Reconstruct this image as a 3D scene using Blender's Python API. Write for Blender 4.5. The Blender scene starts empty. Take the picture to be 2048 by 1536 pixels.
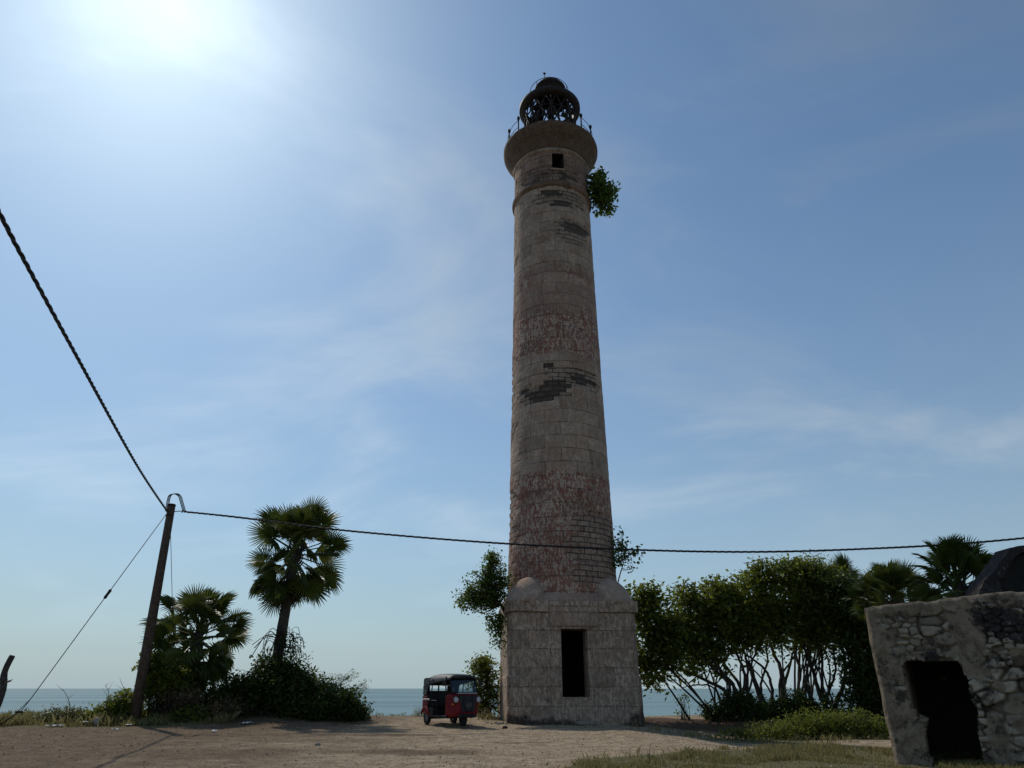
import bpy, bmesh, math, random
import numpy as np
from mathutils import Vector, Matrix
R = math.radians
SC = bpy.context.scene
COL = SC.collection
rng = np.random.default_rng(11)
random.seed(11)

# ------------------------------------------------------------------ camera
F_PX = 1400.0                       # focal length in pixels of the 2048 wide photograph
PITCH = math.atan(609 / F_PX)
EYE = 1.25
cam = bpy.data.cameras.new('camera'); co = bpy.data.objects.new('camera', cam); COL.objects.link(co)
co.location = (0, 0, EYE); co.rotation_euler = (math.pi / 2 + PITCH, 0, 0)
cam.sensor_width = 36; cam.lens = F_PX / 2048 * 36; cam.clip_end = 60000; cam.clip_start = .1
SC.camera = co

# ------------------------------------------------------------------ sky, sun, exposure
SUN_EL, SUN_AZ = R(47), R(36.5)       # azimuth measured from straight ahead (+Y) towards the left (-X)
w = bpy.data.worlds.new('World'); SC.world = w; w.use_nodes = True
wt = w.node_tree; wn = wt.nodes; bg = wn['Background']
sky = wn.new('ShaderNodeTexSky'); sky.sky_type = 'NISHITA'; sky.sun_disc = False
sky.sun_elevation = SUN_EL; sky.sun_rotation = -SUN_AZ
sky.air_density = 1.0; sky.dust_density = .72; sky.ozone_density = 2.0; sky.altitude = 0
bg.inputs['Strength'].default_value = .083
sunl = bpy.data.lights.new('sun', 'SUN'); so = bpy.data.objects.new('sun', sunl); COL.objects.link(so)
sunl.energy = 2.3; sunl.angle = R(.6); sunl.color = (1, .93, .82)
SD = Vector((-math.sin(SUN_AZ) * math.cos(SUN_EL), math.cos(SUN_AZ) * math.cos(SUN_EL), math.sin(SUN_EL)))
so.rotation_euler = SD.to_track_quat('Z', 'Y').to_euler(); so.location = SD * 200
vs = SC.view_settings; vs.view_transform = 'Standard'; vs.look = 'None'; vs.exposure = 0; vs.gamma = 1
vs.use_curve_mapping = False

def world_clouds():
    tc = wn.new('ShaderNodeTexCoord'); sp = wn.new('ShaderNodeSeparateXYZ'); wt.links.new(tc.outputs['Generated'], sp.inputs[0])
    ad = wn.new('ShaderNodeMath'); ad.operation = 'ADD'; ad.inputs[1].default_value = .34; wt.links.new(sp.outputs[2], ad.inputs[0])
    dv = []
    for k in (0, 1):
        d = wn.new('ShaderNodeMath'); d.operation = 'DIVIDE'; wt.links.new(sp.outputs[k], d.inputs[0]); wt.links.new(ad.outputs[0], d.inputs[1]); dv.append(d)
    cb = wn.new('ShaderNodeCombineXYZ'); wt.links.new(dv[0].outputs[0], cb.inputs[0]); wt.links.new(dv[1].outputs[0], cb.inputs[1])
    mp = wn.new('ShaderNodeMapping'); mp.inputs['Scale'].default_value = (1.0, 1.5, 1); mp.inputs['Location'].default_value = (3.1, 1.7, 0); mp.inputs['Rotation'].default_value = (0, 0, .5)
    wt.links.new(cb.outputs[0], mp.inputs[0])
    n1 = wn.new('ShaderNodeTexNoise'); n1.inputs['Scale'].default_value = 1.5; n1.inputs['Detail'].default_value = 8; n1.inputs['Roughness'].default_value = .55; n1.inputs['Distortion'].default_value = .6
    wt.links.new(mp.outputs[0], n1.inputs['Vector'])
    rp = wn.new('ShaderNodeMapRange'); rp.inputs[1].default_value = .44; rp.inputs[2].default_value = .8; rp.inputs[3].default_value = 0; rp.inputs[4].default_value = .62
    rp.interpolation_type = 'SMOOTHSTEP'
    wt.links.new(n1.outputs[0], rp.inputs[0])
    # humid air: the sky pales to an even blue grey towards the sea
    tn = wn.new('ShaderNodeMix'); tn.data_type = 'RGBA'; tn.blend_type = 'MULTIPLY'; tn.inputs[0].default_value = 1; wt.links.new(sky.outputs[0], tn.inputs[6]); tn.inputs[7].default_value = (.85, 1.10, 1.23, 1)
    e1 = wn.new('ShaderNodeMath'); e1.operation = 'MULTIPLY'; wt.links.new(sp.outputs[2], e1.inputs[0]); e1.inputs[1].default_value = -3.6
    e2 = wn.new('ShaderNodeMath'); e2.operation = 'EXPONENT'; wt.links.new(e1.outputs[0], e2.inputs[0])
    e3 = wn.new('ShaderNodeMath'); e3.operation = 'MULTIPLY'; e3.use_clamp = True; wt.links.new(e2.outputs[0], e3.inputs[0]); e3.inputs[1].default_value = .93
    hz = wn.new('ShaderNodeMix'); hz.data_type = 'RGBA'; wt.links.new(e3.outputs[0], hz.inputs[0]); wt.links.new(tn.outputs[2], hz.inputs[6]); hz.inputs[7].default_value = (4.5, 5.65, 6.2, 1)
    # a cloud is the sky's own light turned white and a little stronger
    bw = wn.new('ShaderNodeRGBToBW'); wt.links.new(hz.outputs[2], bw.inputs[0])
    ml = wn.new('ShaderNodeMath'); ml.operation = 'MULTIPLY'; ml.inputs[1].default_value = 1.62; wt.links.new(bw.outputs[0], ml.inputs[0])
    ct = wn.new('ShaderNodeMix'); ct.data_type = 'RGBA'; ct.blend_type = 'MULTIPLY'; ct.inputs[0].default_value = 1; ct.inputs[7].default_value = (.86, 1.0, 1.12, 1); wt.links.new(ml.outputs[0], ct.inputs[6])
    fd = wn.new('ShaderNodeMapRange'); fd.inputs[1].default_value = .04; fd.inputs[2].default_value = .26; wt.links.new(sp.outputs[2], fd.inputs[0])
    fm = wn.new('ShaderNodeMath'); fm.operation = 'MULTIPLY'; wt.links.new(fd.outputs[0], fm.inputs[0]); wt.links.new(rp.outputs[0], fm.inputs[1])
    mx = wn.new('ShaderNodeMix'); mx.data_type = 'RGBA'
    wt.links.new(fm.outputs[0], mx.inputs[0]); wt.links.new(hz.outputs[2], mx.inputs[6]); wt.links.new(ct.outputs[2], mx.inputs[7])
    wt.links.new(mx.outputs[2], bg.inputs['Color'])
world_clouds()

# ------------------------------------------------------------------ helpers
def at(px, py, Y):
    """point at distance Y ahead that the photograph shows at (px, py)"""
    c, s = math.cos(PITCH), math.sin(PITCH); u = (px - 1024) / F_PX; v = (768 - py) / F_PX; f = c - s * v
    return Vector((Y * u / f, Y, EYE + Y * (s + c * v) / f))

def hash01(ix, iy, iz, seed):
    h = (ix.astype(np.int64) * 374761393 + iy.astype(np.int64) * 668265263 + iz.astype(np.int64) * 2147483629 + seed * 1274126177) & 0xffffffff
    h = ((h ^ (h >> 13)) * 1274126177) & 0xffffffff
    h = ((h ^ (h >> 16)) * 2246822519) & 0xffffffff
    return ((h ^ (h >> 15)) & 0xffffff) / float(0xffffff)

def vnoise(P, seed=0):
    P = np.asarray(P, float); i = np.floor(P).astype(np.int64); f = P - i; f = f * f * (3 - 2 * f)
    r = 0
    for dx in (0, 1):
        for dy in (0, 1):
            for dz in (0, 1):
                wgt = (f[:, 0] if dx else 1 - f[:, 0]) * (f[:, 1] if dy else 1 - f[:, 1]) * (f[:, 2] if dz else 1 - f[:, 2])
                r = r + wgt * hash01(i[:, 0] + dx, i[:, 1] + dy, i[:, 2] + dz, seed)
    return r

def fbm(P, sc=1., octv=4, seed=0):
    P = np.asarray(P, float) * sc; a, t, r = 1., 0., 0.
    for o in range(octv):
        r = r + a * vnoise(P, seed + o * 17); t += a; a *= .5; P = P * 2.03 + 3.7
    return r / t

def sstep(a, b, x):
    t = np.clip((x - a) / (b - a), 0, 1); return t * t * (3 - 2 * t)

def top_of(o):
    while o.parent: o = o.parent
    return o

def make_obj(name, me, m, parent=None, local=False):
    for mm in (m if isinstance(m, (list, tuple)) else [m]): me.materials.append(mm)
    o = bpy.data.objects.new(name, me); COL.objects.link(o)
    if parent is not None:
        o.parent = parent
        if not local: me.transform(Matrix.Translation(-top_of(parent).location))
    return o

def np_obj(name, V, Fc, m, parent=None, smooth=False, uv=None, attrs=None, local=False):
    """one mesh from numpy arrays; all faces of one size"""
    V = np.ascontiguousarray(V, np.float32); Fc = np.ascontiguousarray(Fc, np.int32); k = Fc.shape[1]
    me = bpy.data.meshes.new(name); me.vertices.add(len(V)); me.vertices.foreach_set('co', V.ravel())
    me.loops.add(Fc.size); me.loops.foreach_set('vertex_index', Fc.ravel())
    me.polygons.add(len(Fc)); me.polygons.foreach_set('loop_start', np.arange(0, Fc.size, k, dtype=np.int32))
    me.polygons.foreach_set('loop_total', np.full(len(Fc), k, np.int32))
    me.polygons.foreach_set('use_smooth', np.full(len(Fc), smooth))
    if uv is not None:
        l = me.uv_layers.new(name='UVMap'); l.data.foreach_set('uv', np.ascontiguousarray(uv[Fc.ravel()], np.float32).ravel())
    for an, av in (attrs or {}).items():
        a = me.attributes.new(an, 'FLOAT', 'POINT'); a.data.foreach_set('value', np.ascontiguousarray(av, np.float32))
    me.update(calc_edges=True); me.validate()
    return make_obj(name, me, m, parent, local)

class MB:
    def __init__(s): s.v = []; s.f = []; s.mi = []; s.sm = []
    def add(s, vs_, fs, mi=0, sm=False):
        b = len(s.v); s.v += [tuple(p) for p in vs_]; s.f += [tuple(i + b for i in f) for f in fs]; s.mi += [mi] * len(fs); s.sm += [sm] * len(fs); return s
    def box(s, a, b, mi=0, M=None):
        x0, y0, z0 = a; x1, y1, z1 = b
        p = [Vector(q) for q in ((x0, y0, z0), (x1, y0, z0), (x1, y1, z0), (x0, y1, z0), (x0, y0, z1), (x1, y0, z1), (x1, y1, z1), (x0, y1, z1))]
        if M: p = [M @ q for q in p]
        return s.add(p, [(0, 3, 2, 1), (4, 5, 6, 7), (0, 1, 5, 4), (1, 2, 6, 5), (2, 3, 7, 6), (3, 0, 4, 7)], mi)
    def loft(s, rings, mi=0, close=True, caps=True, sm=False):
        n = len(rings[0]); vv = [p for r_ in rings for p in r_]; ff = []
        for i in range(len(rings) - 1):
            for j in range(n if close else n - 1):
                k = (j + 1) % n; ff.append((i * n + j, i * n + k, (i + 1) * n + k, (i + 1) * n + j))
        if caps and close: ff += [tuple(range(n - 1, -1, -1)), tuple(range((len(rings) - 1) * n, len(rings) * n))]
        return s.add(vv, ff, mi, sm)
    def tube(s, pts, rad, n=6, mi=0, caps=True, sm=True):
        pts = [Vector(p) for p in pts]
        if not hasattr(rad, '__len__'): rad = [rad] * len(pts)
        rings = []; up = None
        for i, p in enumerate(pts):
            t = (pts[min(i + 1, len(pts) - 1)] - pts[max(i - 1, 0)])
            if t.length < 1e-9: t = Vector((0, 0, 1))
            t.normalize()
            if up is None: up = Vector((1, 0, 0)) if abs(t.x) < .8 else Vector((0, 1, 0))
            a = (up - t * up.dot(t))
            if a.length < 1e-6: a = t.orthogonal()
            a.normalize(); b = t.cross(a); up = a
            rings.append([p + (a * math.cos(2 * math.pi * k / n) + b * math.sin(2 * math.pi * k / n)) * rad[i] for k in range(n)])
        return s.loft(rings, mi, True, caps, sm)
    def lathe(s, prof, n=32, c=(0, 0, 0), mi=0, sm=True, caps=False):
        rings = [[(c[0] + r_ * math.cos(2 * math.pi * k / n), c[1] + r_ * math.sin(2 * math.pi * k / n), c[2] + z) for k in range(n)] for r_, z in prof]
        return s.loft(rings, mi, True, caps, sm)
    def ball(s, c, r, n=10, m=7, mi=0, sc=(1, 1, 1)):
        rings = []
        for i in range(m + 1):
            a = -math.pi / 2 + math.pi * i / m; rr = max(math.cos(a), .02)
            rings.append([(c[0] + r * sc[0] * rr * math.cos(2 * math.pi * k / n), c[1] + r * sc[1] * rr * math.sin(2 * math.pi * k / n), c[2] + r * sc[2] * math.sin(a)) for k in range(n)])
        return s.loft(rings, mi, True, True, True)
    def build(s, name, m, parent=None, local=False, bevel=0):
        me = bpy.data.meshes.new(name); me.from_pydata(s.v, [], s.f); me.update()
        me.polygons.foreach_set('material_index', s.mi); me.polygons.foreach_set('use_smooth', s.sm)
        o = make_obj(name, me, m, parent, local)
        if bevel:
            b = o.modifiers.new('bevel', 'BEVEL'); b.width = bevel; b.segments = 2; b.limit_method = 'ANGLE'
        return o

def thing(name, label, cat, loc=(0, 0, 0), rz=0, group=None):
    o = bpy.data.objects.new(name, None); COL.objects.link(o); o.location = loc; o.rotation_euler = (0, 0, rz); o.empty_display_size = .2
    return tag(o, label, cat, group)
def tag(o, label=None, cat=None, group=None, kind=None):
    if label: o['label'] = label
    if cat: o['category'] = cat
    if group: o['group'] = group
    if kind: o['kind'] = kind
    return o

# ------------------------------------------------------------------ material helpers
class NT:
    def __init__(s, name):
        s.m = bpy.data.materials.new(name); s.m.use_nodes = True; s.t = s.m.node_tree; s.n = s.t.nodes
        s.p = s.n['Principled BSDF']; s.out = s.n['Material Output']
        s.co = None
    def new(s, ty, **kw):
        x = s.n.new('ShaderNode' + ty)
        for k, v in kw.items(): setattr(x, k, v)
        return x
    def put(s, sock, val):
        if hasattr(val, 'links') or hasattr(val, 'is_linked'): s.t.links.new(val, sock)
        elif isinstance(val, (tuple, list)) and len(val) == 3 and sock.type == 'RGBA': sock.default_value = (*val, 1)
        else: sock.default_value = val
    def obj(s):
        if s.co is None: s.co = s.new('TexCoord')
        return s.co.outputs['Object']
    def uv(s):
        if s.co is None: s.co = s.new('TexCoord')
        return s.co.outputs['UV']
    def scaled(s, vec, sc, loc=(0, 0, 0)):
        m = s.new('Mapping'); s.put(m.inputs[0], vec); m.inputs['Scale'].default_value = sc; m.inputs['Location'].default_value = loc; return m.outputs[0]
    def noise(s, sc=1, det=4, ro=.6, vec=None, dist=0):
        x = s.new('TexNoise'); s.put(x.inputs['Vector'], vec if vec is not None else s.obj()); x.inputs['Scale'].default_value = sc
        x.inputs['Detail'].default_value = det; x.inputs['Roughness'].default_value = ro; x.inputs['Distortion'].default_value = dist; return x.outputs[0]
    def vor(s, sc=1, vec=None, feature='F1', out=0, rand=1):
        x = s.new('TexVoronoi', feature=feature); s.put(x.inputs['Vector'], vec if vec is not None else s.obj()); x.inputs['Scale'].default_value = sc; x.inputs['Randomness'].default_value = rand; return x.outputs[out]
    def rng(s, v, a, b, c=0., d=1., smooth=True):
        x = s.new('MapRange'); x.interpolation_type = 'SMOOTHSTEP' if smooth else 'LINEAR'
        s.put(x.inputs[0], v)
        for k, q in enumerate((a, b, c, d)): x.inputs[k + 1].default_value = q
        return x.outputs[0]
    def math(s, op, a, b=0.):
        x = s.new('Math', operation=op); s.put(x.inputs[0], a); s.put(x.inputs[1], b); return x.outputs[0]
    def mix(s, f, a, b, blend='MIX'):
        x = s.new('Mix', data_type='RGBA', blend_type=blend); s.put(x.inputs[0], f); s.put(x.inputs[6], a); s.put(x.inputs[7], b); return x.outputs[2]
    def attr(s, name):
        x = s.new('Attribute'); x.attribute_name = name; return x.outputs['Fac']
    def bump(s, h, st=.5, d=.02, nrm=None):
        x = s.new('Bump'); s.put(x.inputs['Height'], h); x.inputs['Strength'].default_value = st; x.inputs['Distance'].default_value = d
        if nrm is not None: s.put(x.inputs['Normal'], nrm)
        return x.outputs[0]
    def fin(s, col, rough=.85, nrm=None, metal=0., spec=.3):
        s.put(s.p.inputs['Base Color'], col); s.put(s.p.inputs['Roughness'], rough); s.p.inputs['Metallic'].default_value = metal
        s.p.inputs['Specular IOR Level'].default_value = spec
        if nrm is not None: s.put(s.p.inputs['Normal'], nrm)
        return s.m

def simple(name, c, rough=.8, metal=0., var=.25, sc=6., bump=.2, spec=.3):
    t = NT(name); n = t.noise(sc, 5, .65)
    c2 = tuple(x * (1 - var) for x in c); c3 = tuple(min(1, x * (1 + var)) for x in c)
    return t.fin(t.mix(t.rng(n, .3, .7), c2, c3), rough, t.bump(t.noise(sc * 4, 4), bump, .01), metal, spec)

def leaf_mat(name, dark, light, trans=.45, rough=.5):
    t = NT(name); a = t.attr('tone'); c = t.mix(a, dark, light)
    t.fin(c, rough, spec=.25)
    tr = t.new('BsdfTranslucent'); t.put(tr.inputs[0], t.mix(.55, c, tuple(min(1, x * 1.5) for x in light)))
    ms = t.new('MixShader'); ms.inputs[0].default_value = trans
    t.t.links.new(t.p.outputs[0], ms.inputs[1]); t.t.links.new(tr.outputs[0], ms.inputs[2]); t.t.links.new(ms.outputs[0], t.out.inputs[0])
    return t.m

def mat_ground():
    t = NT('sandy_ground'); o = t.obj()
    big = t.noise(.35, 4, .6); mid = t.noise(2.2, 6, .65); fine = t.noise(17, 6, .7); spk = t.vor(26)
    sand = t.mix(t.rng(mid, .35, .68), (.30, .22, .142), (.49, .385, .265))
    soil = t.mix(t.rng(mid, .3, .7), (.13, .089, .054), (.22, .158, .10))
    c = t.mix(t.rng(t.math('ADD', t.attr('sand'), t.math('MULTIPLY', t.math('SUBTRACT', big, .5), .9)), .25, .75), soil, sand)
    gr = t.mix(t.rng(fine, .35, .65), (.11, .10, .045), (.21, .19, .095))
    gm = t.rng(t.math('ADD', t.attr('grass'), t.math('MULTIPLY', t.math('SUBTRACT', t.noise(1.3, 7, .75), .5), 1.1)), .42, .62)
    c = t.mix(gm, c, gr)
    lit = t.rng(t.math('ADD', t.attr('litter'), t.math('MULTIPLY', t.math('SUBTRACT', t.noise(3, 6, .7), .5), .9)), .5, .75)
    c = t.mix(lit, c, t.mix(t.rng(fine, .35, .6), (.05, .032, .02), (.17, .10, .06)))
    c = t.mix(t.rng(fine, .5, .66, 0, .75), c, (.085, .062, .042))
    c = t.mix(t.rng(t.noise(6, 7, .75), .54, .66, 0, .6), c, (.10, .078, .052))
    c = t.mix(t.rng(spk, .0, .22, .5, 0), c, (.10, .08, .06))
    c = t.mix(t.rng(t.vor(9, t.scaled(o, (1, 1.6, 1))), .0, .16, .65, 0), c, (.42, .37, .31))
    h = t.math('ADD', t.math('MULTIPLY', fine, .5), t.math('ADD', mid, t.math('MULTIPLY', t.vor(14), .35)))
    return t.fin(c, .95, t.bump(h, 1., .10), spec=.10)

def mat_sea():
    t = NT('sea_water'); o = t.obj()
    n1 = t.noise(.5, 5, .6, t.scaled(o, (.5, 1.6, 1))); n2 = t.noise(.06, 4, .55, t.scaled(o, (.35, 1.6, 1)))
    c = t.mix(t.rng(t.noise(.012, 3, .5, t.scaled(o, (.3, 1.5, 1))), .4, .6), (.075, .155, .175), (.115, .215, .225))
    h = t.math('ADD', t.math('MULTIPLY', n1, .22), t.math('MULTIPLY', n2, 1.0))
    nb = t.bump(h, 1., .9); m = t.m
    df = t.new('BsdfDiffuse'); t.put(df.inputs[0], c); gl = t.new('BsdfGlossy'); gl.inputs['Roughness'].default_value = .12; t.put(gl.inputs['Normal'], nb)
    mx = t.new('MixShader'); t.put(mx.inputs[0], t.rng(t.noise(.02, 4, .6, t.scaled(o, (.25, 1.6, 1))), .35, .65, .34, .50)); t.t.links.new(df.outputs[0], mx.inputs[1]); t.t.links.new(gl.outputs[0], mx.inputs[2]); t.t.links.new(mx.outputs[0], t.out.inputs[0])
    return m

def mat_masonry(name, rows=.56, width=1.25, peel=.48, joint=1.):
    """limewashed ashlar: paint bands, bare stone and burnt brick come from mesh attributes"""
    t = NT(name); uv = t.uv(); o = t.obj()
    wob = t.mix(.03, uv, t.new('TexNoise').outputs[1])
    wn_ = t.new('TexNoise'); t.put(wn_.inputs['Vector'], uv); wn_.inputs['Scale'].default_value = 1.3; wn_.inputs['Detail'].default_value = 3
    wob = t.mix(.085, uv, wn_.outputs[1])
    def brick(wd, h, mort):
        b = t.new('TexBrick'); t.put(b.inputs['Vector'], wob); b.inputs['Scale'].default_value = 1; b.inputs['Brick Width'].default_value = wd; b.inputs['Row Height'].default_value = h
        b.inputs['Mortar Size'].default_value = mort; b.inputs['Mortar Smooth'].default_value = .4; b.inputs['Color1'].default_value = (.0, .0, .0, 1); b.inputs['Color2'].default_value = (1, 1, 1, 1); b.inputs['Mortar'].default_value = (.5, .5, .5, 1)
        return b
    big = brick(width, rows, .014); small = brick(.52, .21, .02)
    streak = t.noise(1, 6, .72, t.scaled(uv, (9, 3.4, 1)), .7); blot = t.noise(.8, 5, .65, t.scaled(uv, (1, 1, 1))); fine = t.noise(14, 5, .7, t.scaled(uv, (1, .7, 1)))
    fl = t.noise(1, 7, .72, t.scaled(uv, (4.6, 2.6, 1), (4, 2, 0)), 1.3)
    white = t.mix(t.rng(blot, .3, .7), (.37, .268, .198), (.61, .475, .37))
    stone = t.mix(t.rng(fine, .3, .7), (.15, .105, .07), (.25, .185, .13))
    red = t.mix(t.rng(fl, .35, .65), (.225, .098, .074), (.315, .165, .125))
    plast = t.mix(t.attr('red'), white, red)
    rk = t.attr('red')
    # paint flaked off in upright tongues: pale lime shows under the red, bare stone under the white
    pe = t.rng(t.math('ADD', t.math('ADD', t.math('MULTIPLY', streak, .42), t.math('MULTIPLY', fl, .26)), t.math('ADD', t.math('MULTIPLY', fine, .20), t.math('MULTIPLY', blot, .12))), .488, .520)
    under = t.mix(rk, stone, t.mix(t.rng(fine, .3, .7), (.38, .285, .22), (.56, .45, .36)))
    c = t.mix(t.math('MULTIPLY', pe, t.mix(rk, (peel, peel, peel), (.85, .85, .85))), plast, under)
    c = t.mix(t.rng(t.noise(1, 6, .7, t.scaled(uv, (2, .35, 1), (9, 3, 0))), .5, .74, 0, .45), c, (.125, .09, .06))
    c = t.mix(t.rng(t.noise(1, 7, .75, t.scaled(uv, (.9, 2.2, 1), (2, 8, 0)), 1.0), .53, .7, 0, .42), c, (.11, .08, .055))
    c = t.mix(t.math('MULTIPLY', t.math('SUBTRACT', big.outputs[0], .35), .42), c, (.05, .036, .026))
    c = t.mix(t.math('MULTIPLY', big.outputs['Fac'], t.math('MULTIPLY', t.rng(fine, .3, .6, .3 * joint, .85 * joint), t.rng(t.noise(.9, 3, .6, uv), .40, .58, .12, 1))), c, (.055, .042, .032))
    dm = t.rng(t.math('ADD', t.attr('dark'), t.math('MULTIPLY', t.math('SUBTRACT', t.noise(3.2, 7, .75, uv), .5), .8)), .42, .62, 0, .86)
    c = t.mix(dm, c, t.mix(t.rng(fine, .4, .6), (.012, .011, .012), (.045, .036, .034)))
    bk = t.mix(t.math('SUBTRACT', .5, t.math('MULTIPLY', dm, .4)), c, t.mix(small.outputs[0], (.17, .125, .095), (.36, .285, .22))); bk = t.mix(t.math('MULTIPLY', small.outputs['Fac'], t.rng(fl, .35, .55, .4, 1)), bk, (.04, .032, .027))
    bm = t.rng(t.math('ADD', t.attr('brick'), t.math('MULTIPLY', t.math('SUBTRACT', fl, .5), .5)), .44, .54)
    c = t.mix(bm, c, bk)
    rm = t.rng(t.math('ADD', t.attr('rust'), t.math('MULTIPLY', t.math('SUBTRACT', blot, .5), .8)), .4, .7, 0, .85)
    c = t.mix(rm, c, t.mix(t.rng(fine, .35, .65), (.06, .036, .024), (.145, .088, .055)))
    h = t.math('ADD', t.math('MULTIPLY', big.outputs['Fac'], -1.3), t.math('ADD', t.math('MULTIPLY', pe, -.35), t.math('MULTIPLY', fine, .35)))
    h = t.math('ADD', h, t.math('MULTIPLY', t.math('MULTIPLY', small.outputs['Fac'], bm), -1.1))
    return t.fin(c, .92, t.bump(h, .8, .035), spec=.15)

def mat_rubble():
    t = NT('rubble_wall'); uv = t.uv()
    fine = t.noise(26, 6, .7); mid = t.noise(5, 6, .7)
    st = t.mix(t.attr('cell'), (.12, .095, .07), (.44, .365, .28)); st = t.mix(t.rng(mid, .4, .75, 0, .55), st, (.06, .05, .042))
    pl = t.mix(t.rng(mid, .3, .7), (.15, .113, .078), (.29, .23, .165))
    c = t.mix(t.attr('plaster'), st, pl); c = t.mix(t.attr('joint'), c, t.mix(t.rng(t.noise(1.4, 3, .6), .38, .54), (.025, .02, .015), (.17, .132, .094)))
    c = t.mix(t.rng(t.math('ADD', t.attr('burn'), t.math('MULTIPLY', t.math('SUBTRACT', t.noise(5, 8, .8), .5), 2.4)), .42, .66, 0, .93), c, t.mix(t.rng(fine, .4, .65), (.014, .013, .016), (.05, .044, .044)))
    c = t.mix(t.rng(t.noise(3.1, 6, .72), .5, .64, 0, .85), c, (.03, .026, .024))
    c = t.mix(t.rng(t.noise(4.3, 3, .6, t.scaled(t.obj(), (1, 1, 1), (7, 3, 1))), .66, .74, 0, .5), c, (.30, .24, .10))
    return t.fin(c, .95, t.bump(t.math('ADD', fine, mid), .8, .025), spec=.1)

M = dict(
    ground=mat_ground(), sea=mat_sea(), tower=mat_masonry('limewashed_ashlar'), base=mat_masonry('limewashed_base', rows=.62, width=1.5, peel=.78, joint=.75), smooth=mat_masonry('rendered_stone', rows=97, width=90), rubble=mat_rubble(),
    dark=simple('shade_and_dark_stone', (.02, .018, .016), .95, var=.4, sc=3), iron=simple('rusted_iron', (.028, .02, .017), .7, .3, .5, 9),  # near-black colour carries the shade of unlit interiors; one dark stone shares it
    bark=simple('dark_bark', (.045, .035, .027), .95, var=.45, sc=9, bump=.6), palmbark=simple('palm_bark', (.06, .05, .042), .95, var=.4, sc=12, bump=.7),
    pole=simple('weathered_timber', (.085, .056, .04), .9, var=.35, sc=7, bump=.4), cable=simple('black_cable', (.02, .02, .022), .55, var=.2, sc=20, bump=.1),
    wire=simple('galvanised_wire', (.10, .10, .105), .6, .4, .2, 20, .1), stone=simple('loose_stone', (.27, .235, .19), .95, var=.4, sc=8, bump=.6),
    dryw=simple('dry_twigs', (.15, .115, .08), .95, var=.35, sc=10, bump=.4), litter=simple('white_litter', (.7, .7, .68), .7, var=.12, sc=9),
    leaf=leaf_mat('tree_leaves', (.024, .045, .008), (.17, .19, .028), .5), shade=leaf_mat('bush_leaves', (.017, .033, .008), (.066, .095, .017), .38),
    yel=leaf_mat('yellow_green_leaves', (.07, .10, .016), (.17, .19, .03), .5), fig=leaf_mat('fig_leaves', (.035, .07, .014), (.12, .16, .03), .5),
    dry=leaf_mat('dry_leaves', (.08, .06, .03), (.19, .145, .075), .35), palm=leaf_mat('palm_leaf', (.03, .055, .012), (.12, .145, .028), .38, .42),
    palmold=leaf_mat('old_palm_leaf', (.045, .036, .022), (.10, .08, .045), .25, .6), grass=leaf_mat('grass_blades', (.085, .10, .028), (.27, .225, .10), .4),
    grassg=leaf_mat('green_grass_blades', (.075, .09, .022), (.27, .225, .10), .4), olive=leaf_mat('olive_leaves', (.06, .07, .022), (.16, .15, .055), .4),
)

# ------------------------------------------------------------------ ground and sea
GRASS_EDGE = [(-4, 9.5), (.2, 12.6), (1.02, 13.97), (1.42, 15.2), (2.71, 16.07), (3.66, 16.68), (5.48, 17.5), (7.67, 18.3), (9, 18.6), (14, 19)]
def shore_y(x):
    return 33.2 + 3.0 * sstep(4, 8, x) + .5 * np.sin(x * .23) + .35 * np.sin(x * .71 + 1) - 1.2 * sstep(-12, -30, x)
def gz(x, y):
    x = np.atleast_1d(np.asarray(x, float)); y = np.atleast_1d(np.asarray(y, float)); z0 = np.zeros_like(x)
    P = np.stack([x, y, z0], 1)
    z = (fbm(P, .35, 3, 3) - .5) * .10 + (fbm(P, 2.2, 3, 5) - .5) * .035
    z += ((fbm(P, 1.1, 4, 71) - .5) * .05 + (fbm(P * (1, 1.6, 1), 4.6, 3, 72) - .5) * .03) * sstep(45, 36, y) * (np.abs(x) < 40)
    z += .10 * sstep(1, -1.2, x) * sstep(27, 30, y) * sstep(-6, -2, x)
    z -= .38 * sstep(3.5, 8, x) * sstep(17.5, 22, y) * sstep(34, 29.5, y)
    z += .35 * np.exp(-((x + 9.7) / 4.2) ** 2 - ((y - 31.3) / 1.8) ** 2)
    d = y - shore_y(x)
    z -= 2.2 * sstep(0, 7, d) - .10 * np.exp(-(d / 1.1) ** 2)
    return z
def gz1(x, y): return float(gz(x, y)[0])

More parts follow.
